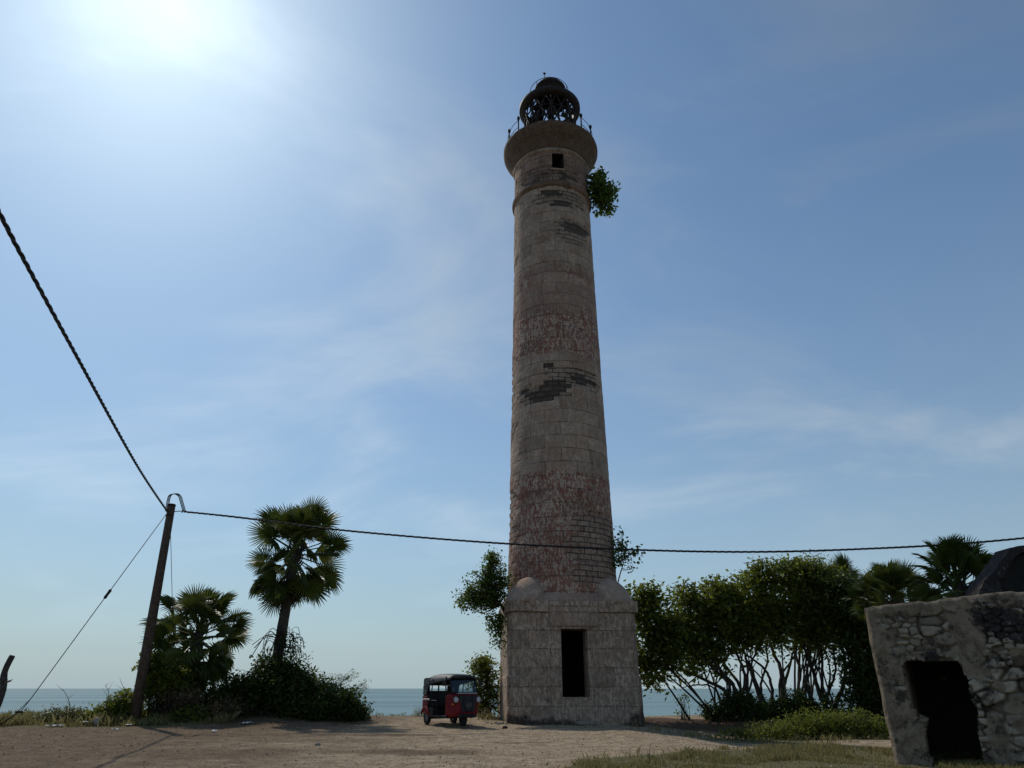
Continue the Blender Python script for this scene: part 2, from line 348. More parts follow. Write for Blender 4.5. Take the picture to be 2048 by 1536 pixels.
def build_ground():
    xs = np.unique(np.concatenate([np.linspace(-900, -60, 25), np.linspace(-60, -24, 50), np.linspace(-24, 18, 300), np.linspace(18, 60, 60), np.linspace(60, 900, 25)]))
    ys = np.unique(np.concatenate([np.linspace(-300, -10, 20), np.linspace(-10, 11, 30), np.linspace(11, 37, 240), np.linspace(37, 48, 16)]))
    X, Y = np.meshgrid(xs, ys); x, y = X.ravel(), Y.ravel(); z = gz(x, y)
    nx, ny = len(xs), len(ys); idx = np.arange(nx * ny).reshape(ny, nx)
    Fc = np.stack([idx[:-1, :-1], idx[:-1, 1:], idx[1:, 1:], idx[1:, :-1]], -1).reshape(-1, 4)
    ge = np.interp(x, [p[0] for p in GRASS_EDGE], [p[1] for p in GRASS_EDGE])
    grass = sstep(.7, -.7, y - ge) * sstep(-2, 1.2, x)
    grass = np.maximum(grass, sstep(26.5, 28.8, y - .10 * (x + 12)) * sstep(-10.5, -13, x))
    grass = np.maximum(grass, .75 * np.exp(-((x - 8.5) / 3.0) ** 2 - ((y - 26) / 2.0) ** 2))
    grass = np.maximum(grass, .9 * np.exp(-((x + 4.2) / 1.6) ** 2 - ((y - 32.6) / .8) ** 2))
    sand = .55 + .45 * sstep(-5, 3, x) - .35 * sstep(-3, -11, x)
    for q in ((-5.2, 22.5, .8, .35), (-3.3, 22.9, 1.0, .4), (-6.5, 16.5, 1.5, .8), (-2, 17, 1.6, .7), (.5, 20, 1.2, .4)): sand = sand - .6 * np.exp(-((x - q[0]) / q[2]) ** 2 - ((y - q[1]) / q[3]) ** 2)
    litter = .95 * np.exp(-((x - 7) / 3.2) ** 2 - ((y - 32.8) / 2.6) ** 2) + .8 * np.exp(-((x - 12) / 4) ** 2 - ((y - 32) / 4) ** 2)
    o = np_obj('ground', np.stack([x, y, z], 1), Fc, M['ground'], smooth=True, attrs=dict(grass=grass, sand=sand, litter=litter)); tag(o, kind='structure')
    b = MB(); xs2 = [-30000, -600, 0, 600, 30000]
    b.add([(-40000, 37, -1.55), (40000, 37, -1.55), (40000, 45000, -1.55), (-40000, 45000, -1.55)], [(0, 1, 2, 3)])
    tag(b.build('sea', M['sea']), kind='structure')
build_ground()

# ------------------------------------------------------------------ lighthouse
AX, AY = 2.2, 31.6
A5 = R(5)
def tower_mask(th, z):
    """which paint, bare brick or burnt stone the photographed wall has at angle th (0 = front, + = right) and height z"""
    th = np.asarray(th); z = np.asarray(z); P = np.stack([th * 2.2, z, z * 0], 1)
    wob = (fbm(P, .8, 3, 8) - .5) * .9
    band = sstep(9.85, 10.05, z + wob * .35); red = 1 - band
    red = np.maximum(red, sstep(15.2, 15.9, z + wob * 1.5) * sstep(20.7, 20.4, z + wob * .3) * (1 - .35 * sstep(.25, .5, fbm(P, 1.1, 3, 30) * sstep(17, 18.5, z))))
    red = np.maximum(red, .75 * sstep(25.4, 25.8, z))
    red = np.maximum(red, .22); red *= 1 - .8 * sstep(4.1, 3.4, z)
    rw = np.floor(z / .21); cl_ = np.floor(th * 2.2 / .52 + .5 * (rw % 2)); tq = (cl_ + .5 - .5 * (rw % 2)) * .52 / 2.2; zq = (rw + .5) * .21; P = np.stack([tq * 2.2, zq, z * 0], 1)
    pick = hash01(cl_.astype(np.int64), rw.astype(np.int64), np.zeros(len(rw), np.int64), 5)
    jt = (fbm(P, 1.1, 4, 61) - .5) * .7; jz = (fbm(P, .9, 4, 62) - .5) * 1.1
    def blob(t0, t1, z0, z1): a_, b_ = tq + jt + (pick - .5) * .16, zq + jz + (pick - .5) * .2; return sstep(t0 - .12, t0 + .12, a_) * sstep(t1 + .12, t1 - .12, a_) * sstep(z0 - .2, z0 + .2, b_) * sstep(z1 + .2, z1 - .2, b_)
    dark = np.zeros_like(th); brick = np.zeros_like(th)
    for q in ((-.85, .12, 13.55, 14.15), (.15, .95, 14.15, 14.6), (-.30, .02, 14.9, 15.2), (-.35, .2, 24.9, 25.3), (.25, 1.0, 22.7, 23.2), (-.15, .55, 24.35, 24.7), (.35, .75, 25.9, 26.4), (-.7, -.1, 26.0, 26.2)): dark = np.maximum(dark, 1.0 * blob(*q))
    for q in ((-.9, .2, 13.4, 14.3), (-.3, 1.0, 14.0, 14.9), (.08, 1.25, 5.0, 8.0), (.15, .95, 22.0, 23.4), (-.45, .9, 24.2, 25.4), (-.8, .8, 25.9, 26.6), (-1.6, -1.25, 13, 16), (-1.6, -1.2, 7, 9.3), (-1.6, -1.3, 20.6, 21.8)): brick = np.maximum(brick, blob(*q))
    rust = np.maximum(sstep(27.6, 28.6, z) * .75, .5 * sstep(25.2, 26.0, z))
    return red, brick, dark, rust

def build_lighthouse():
    lh = thing('lighthouse', 'tall derelict round stone lighthouse with faded red and white bands on a square base', 'lighthouse', (AX, AY, 0))
    # --- shaft: fine grid so that fallen plaster and worn joints are real relief
    nt, zs = 224, np.linspace(4.35, 27.95, 470)
    prof = np.interp(zs, [4.35, 5.2, 9.2, 14.2, 19.7, 25.5, 27.95], [2.40, 2.385, 2.31, 2.215, 2.125, 2.06, 2.03])
    th = np.linspace(-math.pi, math.pi, nt, endpoint=False)
    # straight-sided cells are cut out for the window that looks over the yard
    T, Z = np.meshgrid(th, zs); t, z = T.ravel(), Z.ravel(); r = np.repeat(prof, nt)
    red, brick, dark, rust = tower_mask(t, z)
    P3 = np.stack([np.sin(t) * 2.2, np.cos(t) * 2.2, z], 1)
    nz = fbm(P3, 1.1, 4, 2); nf = fbm(P3, 5, 3, 4)
    d = (nz - .5) * .05 + (nf - .5) * .03 - .05 * sstep(.4, .7, brick + (nf - .5) * .8) - .035 * sstep(.62, .68, fbm(P3, 1.6, 4, 19))
    row = np.abs(((z / .56) + .5) % 1 - .5) * .56
    d -= .016 * sstep(.035, .0, row)
    r = r + d
    V = np.stack([AX + np.sin(t) * r, AY - np.cos(t) * r, z], 1)
    idx = np.arange(len(zs) * nt).reshape(len(zs), nt); nx_ = np.roll(idx, -1, 1)
    Fc = np.stack([idx[:-1], nx_[:-1], nx_[1:], idx[1:]], -1).reshape(-1, 4)
    ct = t[Fc[:, 0]] + math.pi / nt; cz = z[Fc[:, 0]]
    W0, W1, WZ0, WZ1 = -.03, .27, 26.62, 27.62
    keep = ~((ct > W0) & (ct < W1) & (cz > WZ0) & (cz < WZ1)); Fc = Fc[keep & (ct < math.pi - .02)]
    uv = np.stack([t * 2.2, z], 1)
    sh = np_obj('shaft', V, Fc, M['tower'], lh, True, uv, dict(red=red, brick=brick, dark=dark, rust=rust))
    def masked(name, b, mat, parent, bevel=0, **k):
        o = b.build(name, mat, parent, bevel=bevel); me = o.data; n = len(me.vertices); P = np.zeros(n * 3, np.float32); me.vertices.foreach_get('co', P); P = P.reshape(-1, 3)
        l = me.uv_layers.new(name='UVMap'); vi = np.zeros(len(me.loops), np.int32); me.loops.foreach_get('vertex_index', vi)
        ang = np.arctan2(P[:, 0], -P[:, 1])
        uvv = np.stack([ang * 2.3, P[:, 2]], 1) if not k.get('planar') else np.stack([P[:, 0] + P[:, 1], P[:, 2]], 1)
        l.data.foreach_set('uv', np.ascontiguousarray(uvv[vi], np.float32).ravel())
        for an in ('red', 'brick', 'dark', 'rust'):
            a = me.attributes.new(an, 'FLOAT', 'POINT'); a.data.foreach_set('value', np.full(n, k.get(an, 0), np.float32))
        return o
    # window: reveal and room behind, shade put into their near-black colour
    b = MB(); r1 = 2.05
    def pol(a, rr, zz): return (AX + math.sin(a) * rr, AY - math.cos(a) * rr, zz)
    a0, a1 = W0 - .012, W1 + .012
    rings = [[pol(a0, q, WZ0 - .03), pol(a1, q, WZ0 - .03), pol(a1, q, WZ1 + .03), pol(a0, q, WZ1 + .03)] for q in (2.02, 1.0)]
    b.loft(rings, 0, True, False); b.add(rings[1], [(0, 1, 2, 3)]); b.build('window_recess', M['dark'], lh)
    b = MB(); b.add([pol(a, q, zz) for zz in (WZ0 - .1, WZ0 + .005) for q in (2.1, 1.9) for a in (a0 - .02, a1 + .02)], [(0, 1, 5, 4), (2, 3, 1, 0), (4, 5, 7, 6), (1, 3, 7, 5), (0, 4, 6, 2)])
    masked('window_sill', b, M['tower'], lh, red=.4)
    # --- string course and cornice ring at the neck, both a little broken
    def ring(name, prof_, n=96, **k):
        b = MB(); rs = []
        for rr, zz in prof_:
            q = []
            for j in range(n):
                a = 2 * math.pi * j / n; nn = fbm(np.array([[math.cos(a) * 3, math.sin(a) * 3, zz * 2]]), 1.6, 3, 9)[0] - .5
                q.append((AX + (rr + nn * .05) * math.cos(a), AY + (rr + nn * .05) * math.sin(a), zz + nn * .04))
            rs.append(q)
        b.loft(rs, 0, True, False, True); return masked(name, b, M['tower'], lh, **k)
    ring('string_course', [(2.03, 25.42), (2.13, 25.46), (2.19, 25.56), (2.19, 25.68), (2.13, 25.78), (2.03, 25.84)], red=.5, rust=.6)
    ring('neck_molding', [(2.0, 27.78), (2.10, 27.82), (2.13, 27.92), (2.08, 28.02), (2.0, 28.06)], rust=.5)
    ring('gallery', [(2.0, 27.9), (2.08, 28.0), (2.13, 28.2), (2.23, 28.42), (2.38, 28.65), (2.53, 28.85), (2.62, 29.0), (2.68, 29.16), (2.69, 29.34), (2.62, 29.42), (2.3, 29.44), (.4, 29.45)], 128, rust=.85, dark=.50)
    # --- railing: cast posts with round heads, two rails; the front ones are gone
    pr_ = lambda deg, rr, zz: (AX + math.sin(R(deg)) * rr, AY - math.cos(R(deg)) * rr, zz)
    rail = bpy.data.objects.new('railing', None); COL.objects.link(rail); rail.parent = lh
    for dg in (-75, -49, 42, 67, 93, 119, 145, 171, -163, -137, -101):
        b = MB(); x, y, z0 = pr_(dg, 2.44, 29.4); b.lathe([(.07, 0), (.07, .08), (.04, .12), (.036, .95), (.06, .99), (.085, 1.06), (.085, 1.16), (.06, 1.22), (.02, 1.25)], 10, (x, y, z0), caps=True)
        b.build('railing_post', M['iron'], rail)
    for seg in ((-189, -49), (42, 171)):
        for hz in (.48, .98):
            b = MB(); b.tube([pr_(a, 2.44, 29.4 + hz) for a in np.linspace(seg[0], seg[1], 40)], .017, 6); b.build('rail', M['iron'], rail)
    # --- lantern: low iron murette, glazing bars on the slant, gutter ring, roof with plates missing
    C = (AX + .03, AY, 0); lan = MB()
    lan.lathe([(1.5, 29.44), (1.52, 30.05), (1.56, 30.1), (1.56, 30.18), (1.45, 30.18), (1.45, 29.46)], 40, C); lo = lan.build('lantern', M['iron'], lh)
    b = MB()
    for k in range(16):
        a = 2 * math.pi * k / 16
        for sgn in (1, -1):
            b.tube([(C[0] + 1.5 * math.cos(a + sgn * q * .62), C[1] + 1.5 * math.sin(a + sgn * q * .62), 30.1 + 2.5 * q) for q in np.linspace(0, 1, 7)], .042, 5)
        if k % 2 == 0: b.tube([(C[0] + 1.47 * math.cos(a), C[1] + 1.47 * math.sin(a), 30.1 + 2.4 * q) for q in (0, 1)], .05, 5)
    for zz in (30.9, 31.7): b.tube([(C[0] + 1.5 * math.cos(q), C[1] + 1.5 * math.sin(q), zz) for q in np.linspace(0, 2 * math.pi, 41)], .035, 5)
    b.build('glazing_bars', M['iron'], lo)
    rr_ = random.Random(5)
    for k in range(32):
        for j in range(3):
            if rr_.random() < .60:
                a = 2 * math.pi * k / 32; a2 = a + 2 * math.pi / 32 * rr_.uniform(.6, 1.05); z0 = 30.1 + j * .82; z1 = z0 + rr_.uniform(.4, .84); q = 1.455
                v = [(C[0] + q * math.cos(a), C[1] + q * math.sin(a), z0), (C[0] + q * math.cos(a2), C[1] + q * math.sin(a2), z0 + rr_.uniform(0, .2)), (C[0] + q * math.cos(a2), C[1] + q * math.sin(a2), z1), (C[0] + q * math.cos(a), C[1] + q * math.sin(a), z1 - rr_.uniform(0, .3))]
                v2 = [(C[0] + (p[0] - C[0]) * .985, C[1] + (p[1] - C[1]) * .985, p[2]) for p in v]
                b = MB(); b.add(v + v2, [(0, 1, 2, 3), (7, 6, 5, 4), (0, 4, 5, 1), (1, 5, 6, 2), (2, 6, 7, 3), (3, 7, 4, 0)]); b.build('broken_pane', M['iron'], lo)   # plates still hanging in the frame
    b = MB(); b.lathe([(.5, 29.46), (.5, 29.9), (.28, 30.0), (.28, 30.9), (.55, 31.0), (.62, 31.1), (.62, 31.2), (.2, 31.2)], 20, C); b.build('lens_pedestal', M['iron'], lo)
    b = MB(); b.lathe([(1.46, 32.42), (1.74, 32.45), (1.80, 32.55), (1.80, 32.75), (1.72, 32.82), (1.46, 32.82), (1.46, 32.42)], 48, C); b.build('gutter_ring', M['iron'], lo)
    rf = MB(); n = 24
    for k in range(n):
        a = 2 * math.pi * k / n; b0 = a + 2 * math.pi / n
        rf.tube([(C[0] + q * math.cos(a), C[1] + q * math.sin(a), zz) for q, zz in ((1.74, 32.74), (1.5, 33.05), (1.15, 33.4), (.86, 33.62))], .04, 5)
        for (q0, z0), (q1, z1) in (((1.74, 32.80), (1.5, 33.08)), ((1.5, 33.08), (1.15, 33.43)), ((1.15, 33.43), (.84, 33.65))):
            front = math.sin(a) < -.1
            if rr_.random() < (.62 if front else .72):
                v = [(C[0] + q * math.cos(x_), C[1] + q * math.sin(x_), zz) for q, zz, x_ in ((q0, z0, a), (q0, z0, b0), (q1, z1, b0), (q1, z1, a))]
                rf.add(v + [(p[0], p[1], p[2] - .03) for p in v], [(0, 1, 2, 3), (7, 6, 5, 4), (0, 4, 5, 1), (2, 6, 7, 3)])
    ro = rf.build('lantern_roof', M['iron'], lo)
    b = MB(); b.lathe([(.80, 33.5), (.88, 33.55), (.88, 34.12), (.94, 34.15), (.94, 34.26), (.88, 34.36), (.70, 34.62), (.42, 34.78), (.15, 34.84), (.02, 34.85)], 32, (C[0] + .06, C[1], 0)); b.build('ventilator_dome', M['iron'], lo)
    b = MB(); b.tube([(C[0] + 1.14 * math.cos(q), C[1] + 1.14 * math.sin(q), 34.12) for q in np.linspace(0, 2 * math.pi, 41)], .02, 5)
    for q in np.linspace(.3, 5.8, 7): b.tube([(C[0] + 1.14 * math.cos(q), C[1] + 1.14 * math.sin(q), 34.12), (C[0] + 1.12 * math.cos(q), C[1] + 1.12 * math.sin(q), 33.4)], .018, 5)
    b.build('roof_handrail', M['iron'], lo)
    b = MB(); fx = C[0] - .30; b.tube([(fx + .03, C[1] - .7, 34.1), (fx, C[1] - .7, 34.86)], .022, 6); b.ball((fx, C[1] - .7, 34.88), .075, 8, 6); b.tube([(fx - .1, C[1] - .7, 34.94), (fx + .1, C[1] - .7, 34.9)], .02, 5); b.build('finial', M['iron'], lo)
    # --- square base with its door, laid as a fine relief grid
    h0 = 2.53; D0, D1, DZ0, DZ1 = -.50, .52, .95, 3.40
    def spaced(a, b_, d_): return np.linspace(a, b_, max(2, int(round((b_ - a) / d_)) + 1))
    sx = np.unique(np.concatenate([spaced(-h0, D0, .07), spaced(D0, D1, .07), spaced(D1, h0, .07)])); so_ = spaced(-h0, h0, .08)
    zz = np.unique(np.concatenate([spaced(-.4, DZ0, .07), spaced(DZ0, 1.70, .07), np.array([1.70, 1.712]), spaced(1.72, DZ1, .07), spaced(DZ1, 4.06, .07)]))
    lx = np.concatenate([sx[:-1], np.full(len(so_) - 1, h0), -so_[:-1], np.full(len(so_) - 1, -h0)])
    ly = np.concatenate([np.full(len(sx) - 1, -h0), so_[:-1], np.full(len(so_) - 1, h0), -so_[:-1]])
    per = np.concatenate([sx[:-1] + h0, so_[:-1] + 3 * h0, so_[:-1] + 5 * h0, so_[:-1] + 7 * h0]); n = len(lx)
    LX = np.tile(lx, len(zz)); LY = np.tile(ly, len(zz)); LZ = np.repeat(zz, n); U = np.tile(per, len(zz))
    P3 = np.stack([LX, LY, LZ], 1); grow = 1 + np.where(LZ < 1.706, .016, 0) + .014 * (1 - LZ / 4.)
    nn = fbm(P3, 1.5, 4, 41) - .5; nf = fbm(P3, 6, 3, 42) - .5
    dd = nn * .05 + nf * .03 - .02 * sstep(.03, 0, np.abs(((LZ - .02) / .62 + .5) % 1 - .5) * .62)
    corner = np.minimum(h0 - np.abs(LX), h0 - np.abs(LY)); cc = (np.abs(np.abs(LX) - h0) < .1) & (np.abs(np.abs(LY) - h0) < .1)
    dd = dd - np.where(cc, .05 + .06 * np.abs(nf) * 2, 0)
    indoor = (LY < -h0 + .01) & (LX > D0 - .2) & (LX < D1 + .2) & (LZ > DZ0 - .2) & (LZ < DZ1 + .2); dd = np.where(indoor, dd * .15, dd)
    fl = (h0 + dd) / h0
    gx, gy = LX * fl * grow, LY * fl * grow
    X = AX + gx * math.cos(A5) - gy * math.sin(A5); Y = AY + gx * math.sin(A5) + gy * math.cos(A5)
    idx = np.arange(n * len(zz)).reshape(len(zz), n); nxt = np.roll(idx, -1, 1); Fc = np.stack([idx[:-1], nxt[:-1], nxt[1:], idx[1:]], -1).reshape(-1, 4)
    cx = P3[Fc].mean(1); keep = ~((cx[:, 1] < -h0 + .02) & (cx[:, 0] > D0) & (cx[:, 0] < D1) & (cx[:, 2] > DZ0) & (cx[:, 2] < DZ1)); Fc = Fc[keep]
    pn = fbm(P3, .8, 3, 77); dirt = np.maximum(.62 * sstep(.75, -.1, LZ + (pn - .5) * 2.0), .45 * sstep(.62, .74, fbm(P3 * (1, 1, .5), 1.9, 4, 78)))
    ped = np_obj('pedestal', np.stack([X, Y, LZ], 1), Fc, M['base'], lh, True, np.stack([U, LZ], 1), dict(red=.10 + 0 * LZ, brick=.3 * sstep(.5, .65, pn), dark=dirt, rust=.3 * sstep(.5, .65, pn)))
    MR = Matrix.Translation((AX, AY, 0)) @ Matrix.Rotation(A5, 4, 'Z')
    b = MB(); rings = [[MR @ Vector(p) for p in ((D0 - .005, yy, DZ0 - .005), (D1 + .005, yy, DZ0 - .005), (D1 + .005, yy, DZ1 + .005), (D0 - .005, yy, DZ1 + .005))] for yy in (-h0 * 1.012, -h0 + .95)]
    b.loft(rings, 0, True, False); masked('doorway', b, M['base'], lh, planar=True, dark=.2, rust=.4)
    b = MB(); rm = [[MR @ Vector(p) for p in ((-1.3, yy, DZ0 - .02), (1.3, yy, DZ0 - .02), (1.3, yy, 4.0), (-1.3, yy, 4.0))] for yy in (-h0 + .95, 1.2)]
    b.loft(rm, 0, True, False); b.add(rm[1], [(0, 1, 2, 3)]); b.build('stair_room', M['dark'], lh)  # room walls coloured near black in place of shade
    # cornice of worn blocks, broken by the lintel over the door
    for (x0, x1) in ((-h0 - .09, -.99), (1.02, h0 + .09)):
        b = MB(); b.box((x0, -h0 - .10, 4.02), (x1, -h0 + .4, 4.47), 0, MR); masked('cornice', b, M['base'], lh, .035, planar=True, rust=.45, dark=.15)
    b = MB(); b.box((-.985, -h0 - .065, 4.25), (1.015, -h0 + .4, 4.45), 0, MR); masked('cornice', b, M['base'], lh, .03, planar=True, rust=.3, dark=.1)
    for (p, q) in (((-h0 - .09, -h0 + .405, 4.02), (-h0 + .4, h0 + .09, 4.47)), ((h0 - .4, -h0 + .405, 4.02), (h0 + .09, h0 + .09, 4.47)), ((-h0 + .405, h0 - .4, 4.02), (h0 - .405, h0 + .09, 4.47))):
        b = MB(); b.box(p, q, 0, MR); masked('cornice', b, M['base'], lh, .035, planar=True, rust=.45, dark=.15)
    b = MB(); b.box((-.975, -h0 - .075, 3.50), (1.01, -h0 + .3, 4.245), 0, MR); masked('lintel', b, M['base'], lh, .025, planar=True, red=.25)
    b = MB(); b.box((D0 - .06, -h0 - .07, .83), (D1 + .08, -h0 + .3, .945), 0, MR); masked('door_sill', b, M['base'], lh, .02, planar=True)
    # sloping weathering course from the square to the round
    n = 64; rings = []
    for f_, zz_ in ((0, 4.46), (.12, 4.56), (.45, 4.66), (.8, 4.77), (1, 4.81)):
        q = []
        for k in range(n):
            a = 2 * math.pi * k / n; m_ = max(abs(math.cos(a)), abs(math.sin(a))); sq = (h0 - .02) / m_; rr = sq * (1 - f_) + 2.38 * f_
            q.append(MR @ Vector((rr * math.cos(a), rr * math.sin(a), zz_)))
        rings.append(q)
    b = MB(); b.loft(rings, 0, True, False, True); masked('weathering_course', b, M['smooth'], lh, red=.6, rust=.35)
    for k in range(4):
        a = math.pi / 4 + k * math.pi / 2 + A5; dr = Vector((math.cos(a), math.sin(a), 0)); tg = Vector((-dr.y, dr.x, 0)); c0 = Vector((AX, AY, 4.42)) + dr * 2.62
        rings = []
        for i in range(13):
            e = (math.pi / 2) * i / 12; q = []
            for j in range(28):
                g = 2 * math.pi * j / 28; cr = math.cos(e) ** .95
                p = c0 + dr * (.80 * cr * math.cos(g) - .40 * math.sin(e)) + tg * (.82 * cr * math.sin(g)) + Vector((0, 0, 1.08 * math.sin(e)))
                nn_ = fbm(np.array([[p.x, p.y, p.z]]), 2.5, 3, 12)[0] - .5; q.append(p + dr * nn_ * .07)
            rings.append(q)
        b = MB(); b.loft(rings, 0, True, True, True); masked('corner_buttress', b, M['smooth'], lh, red=.25, rust=.30)
    return lh
build_lighthouse()

# stone slab in front of the door, rubble by the corner
def rock(name, label, cat, p, sx, sy, sz, seed, group=None, m='stone'):
    b = MB(); b.ball((0, 0, 0), 1, 10, 7); V = np.array(b.v); V = np.sign(V) * np.abs(V) ** .8
    V *= (1 + (fbm(V + seed * 3.1, 1.1, 3, seed) - .5) * .7)[:, None]; V *= (sx, sy, sz); b.v = [tuple(q) for q in V]; b.sm = [False] * len(b.f)
    o = b.build(name, M[m]); o.location = p; o.rotation_euler = (0, 0, seed * 1.7); return tag(o, label, cat, group)
rock('stone_slab', 'flat pale stone slab lying on the ground below the lighthouse door', 'stone', (2.65, 28.75, gz1(2.65, 28.75) + .06), .62, .3, .09, 3)

# ------------------------------------------------------------------ foliage
def leaf_cloud(cent, n_per, spread, size, rg, aspect=.5, flat=.6, vary=.35, droop=.0):
    """leaf-sized kite faces scattered round every clump centre -> vertices, quads, tone"""
    cent = np.asarray(cent, float); k = len(cent); n = k * n_per
    C = np.repeat(cent, n_per, 0) + rg.normal(0, 1, (n, 3)) * spread * np.array([1, 1, .8])
    tone = np.repeat(rg.uniform(0, 1, k), n_per) * .55 + rg.uniform(0, 1, n) * .45
    up = rg.normal(0, 1, (n, 3)); up[:, 2] += flat * 2 * rg.choice([-1, 1], n); up /= np.linalg.norm(up, axis=1)[:, None]
    d = rg.normal(0, 1, (n, 3)); d[:, 2] -= droop; d -= up * (d * up).sum(1)[:, None]; d /= np.linalg.norm(d, axis=1)[:, None] + 1e-9
    sd = np.cross(up, d); s = size * (1 + rg.uniform(-vary, vary, n))[:, None]
    v = np.stack([C, C + d * s * .42 + sd * s * aspect * .5 - up * s * .05, C + d * s - up * s * .12, C + d * s * .42 - sd * s * aspect * .5 - up * s * .05], 1).reshape(-1, 3)
    return v, np.arange(n * 4).reshape(-1, 4), np.repeat(tone, 4)

def clumps_in(ells, n, rg, shell=.45):
    """clump centres inside a list of (centre, radii) ellipsoids, denser towards the outside"""
    vol = np.array([r[0] * r[1] * r[2] for c, r in ells]) ** .8; pick = rg.choice(len(ells), n, p=vol / vol.sum())
    d = rg.normal(0, 1, (n, 3)); d /= np.linalg.norm(d, axis=1)[:, None]; q = rg.uniform(0, 1, n) ** shell
    cc = np.array([c for c, r in ells]); rr = np.array([r for c, r in ells])
    return cc[pick] + d * q[:, None] * rr[pick]

def smooth_path(pts, n=5):
    pts = [Vector(p) for p in pts]; out = []
    for i in range(len(pts) - 1):
        p0, p1, p2, p3 = pts[max(i - 1, 0)], pts[i], pts[i + 1], pts[min(i + 2, len(pts) - 1)]
        for k in range(n):
            t = k / n; out.append(.5 * (2 * p1 + (p2 - p0) * t + (2 * p0 - 5 * p1 + 4 * p2 - p3) * t * t + (3 * p1 - p0 - 3 * p2 + p3) * t ** 3))
    return out + [pts[-1]]

def twiggy(b, starts, cents, rg, r0=.022, limit=None):
    S = np.array([tuple(s) for s in starts]); cents = cents if limit is None else cents[:limit]
    for c in cents:
        dd = np.linalg.norm(S - c, axis=1) + np.maximum(S[:, 2] - c[2], 0) * 1.5; s = S[int(np.argmin(dd))]
        m = (s + c) / 2 + rg.normal(0, .12, 3) * np.linalg.norm(c - s)
        b.tube([s, (s * .55 + m * .45 + c * 0) if False else m, c], [r0, r0 * .65, r0 * .3], 4, sm=False, caps=False)

def shrub(name, label, cat, base, ells, n, n_per, size, m, seed, spread=.16, group=None, aspect=.5, twigs=40, stem=.03, shell=.45, part='foliage', droop=0., flat=.6):
    rg = np.random.default_rng(seed); t = thing(name, label, cat, base, 0, group); c = clumps_in(ells, n, rg, shell)
    c = c[c[:, 2] > base[2] + .05]
    v, f, tone = leaf_cloud(c, n_per, spread, size, rg, aspect, droop=droop, flat=flat); np_obj(part, v, f, M[m], t, attrs=dict(tone=tone))
    b = MB(); B = Vector(base) - Vector((0, 0, .15))
    for c1 in c[:twigs]:
        e = Vector(c1); s0 = B + Vector((rg.normal(0, .12), rg.normal(0, .12), 0)); mid = s0.lerp(e, .5) + Vector((rg.normal(0, .12), rg.normal(0, .12), .12 * (e - s0).length))
        b.tube(smooth_path([s0, mid, e], 3), [stem * q for q in (1, .9, .8, .65, .5, .4, .3)], 4, caps=False)
    b.build('stems', M['bark'], t); return t

# ------------------------------------------------------------------ fan palms
def frond_mesh(name, seed, petiole=1.15, blade=1.12, segs=42, fan=290, m='palm', tip_droop=.25):
    rg = random.Random(seed); v = []; f = []; tone = []
    n = 5; t0 = rg.uniform(.2, .8)
    for i in range(6):                                   # petiole, gently bowed
        x = petiole * i / 5; r = .035 - .013 * i / 5; z = -.10 * (x / petiole) ** 2 * petiole
        for k in range(n): v.append((x, r * math.cos(2 * math.pi * k / n), z + r * .7 * math.sin(2 * math.pi * k / n))); tone.append(.75)
    for i in range(5):
        for k in range(n): f.append((i * n + k, i * n + (k + 1) % n, (i + 1) * n + (k + 1) % n, (i + 1) * n + k))
    hz = -.10 * petiole
    for k in range(segs):
        a = R(-fan / 2 + fan * (k + .5) / segs); da = R(fan / segs) * .5
        L = blade * (.80 + .20 * math.cos(a * .62)) * rg.uniform(.93, 1.05); join = .44 * rg.uniform(.9, 1.1)
        cup = .24; fold = .045
        def P(rad, ang, lift): return (petiole + rad * math.cos(ang), rad * math.sin(ang), hz + cup * rad * abs(math.sin(a)) ** 1.2 - tip_droop * (rad / blade) ** 3 + lift)
        b = len(v); w_ = math.tan(da); tw = rg.uniform(-.02, .02); sag = rg.uniform(0, .16)
        r1, r2 = L * join, L * (join + (1 - join) * .45)
        half = r1 * w_
        pts = [P(.04, a - da, 0), P(.04, a, fold * .2), P(.04, a + da, 0), P(r1, a - da, -fold * .5), P(r1, a, fold), P(r1, a + da, -fold * .5),
               P(r2, a + tw - da * .62, -fold * .4 - sag * .2), P(r2, a + tw, fold * .8 - sag * .2), P(r2, a + tw + da * .62, -fold * .4 - sag * .2), P(L, a + tw * 2 - .004, -sag), P(L, a + tw * 2, .006 - sag), P(L, a + tw * 2 + .004, -sag)]
        v += pts; tn = min(1, max(0, t0 + rg.uniform(-.25, .25))); tone += [tn] * 12
        for j in range(3):
            for i in range(2): f.append((b + j * 3 + i, b + j * 3 + i + 1, b + (j + 1) * 3 + i + 1, b + (j + 1) * 3 + i))
    me = bpy.data.meshes.new(name); me.from_pydata(v, [], f); a = me.attributes.new('tone', 'FLOAT', 'POINT'); a.data.foreach_set('value', np.array(tone, np.float32)); me.materials.append(M[m]); me.update(); return me
FR = [frond_mesh('frond', 100 + i, (1.15, 1.3, 1.45, 1.2)[i], (.88, .84, .80, .92)[i], 38, tip_droop=.04 + .05 * i) for i in range(4)]
FO = [frond_mesh('frond', 200 + i, 1.1, .8, 34, 230, 'palmold', .35) for i in range(2)]

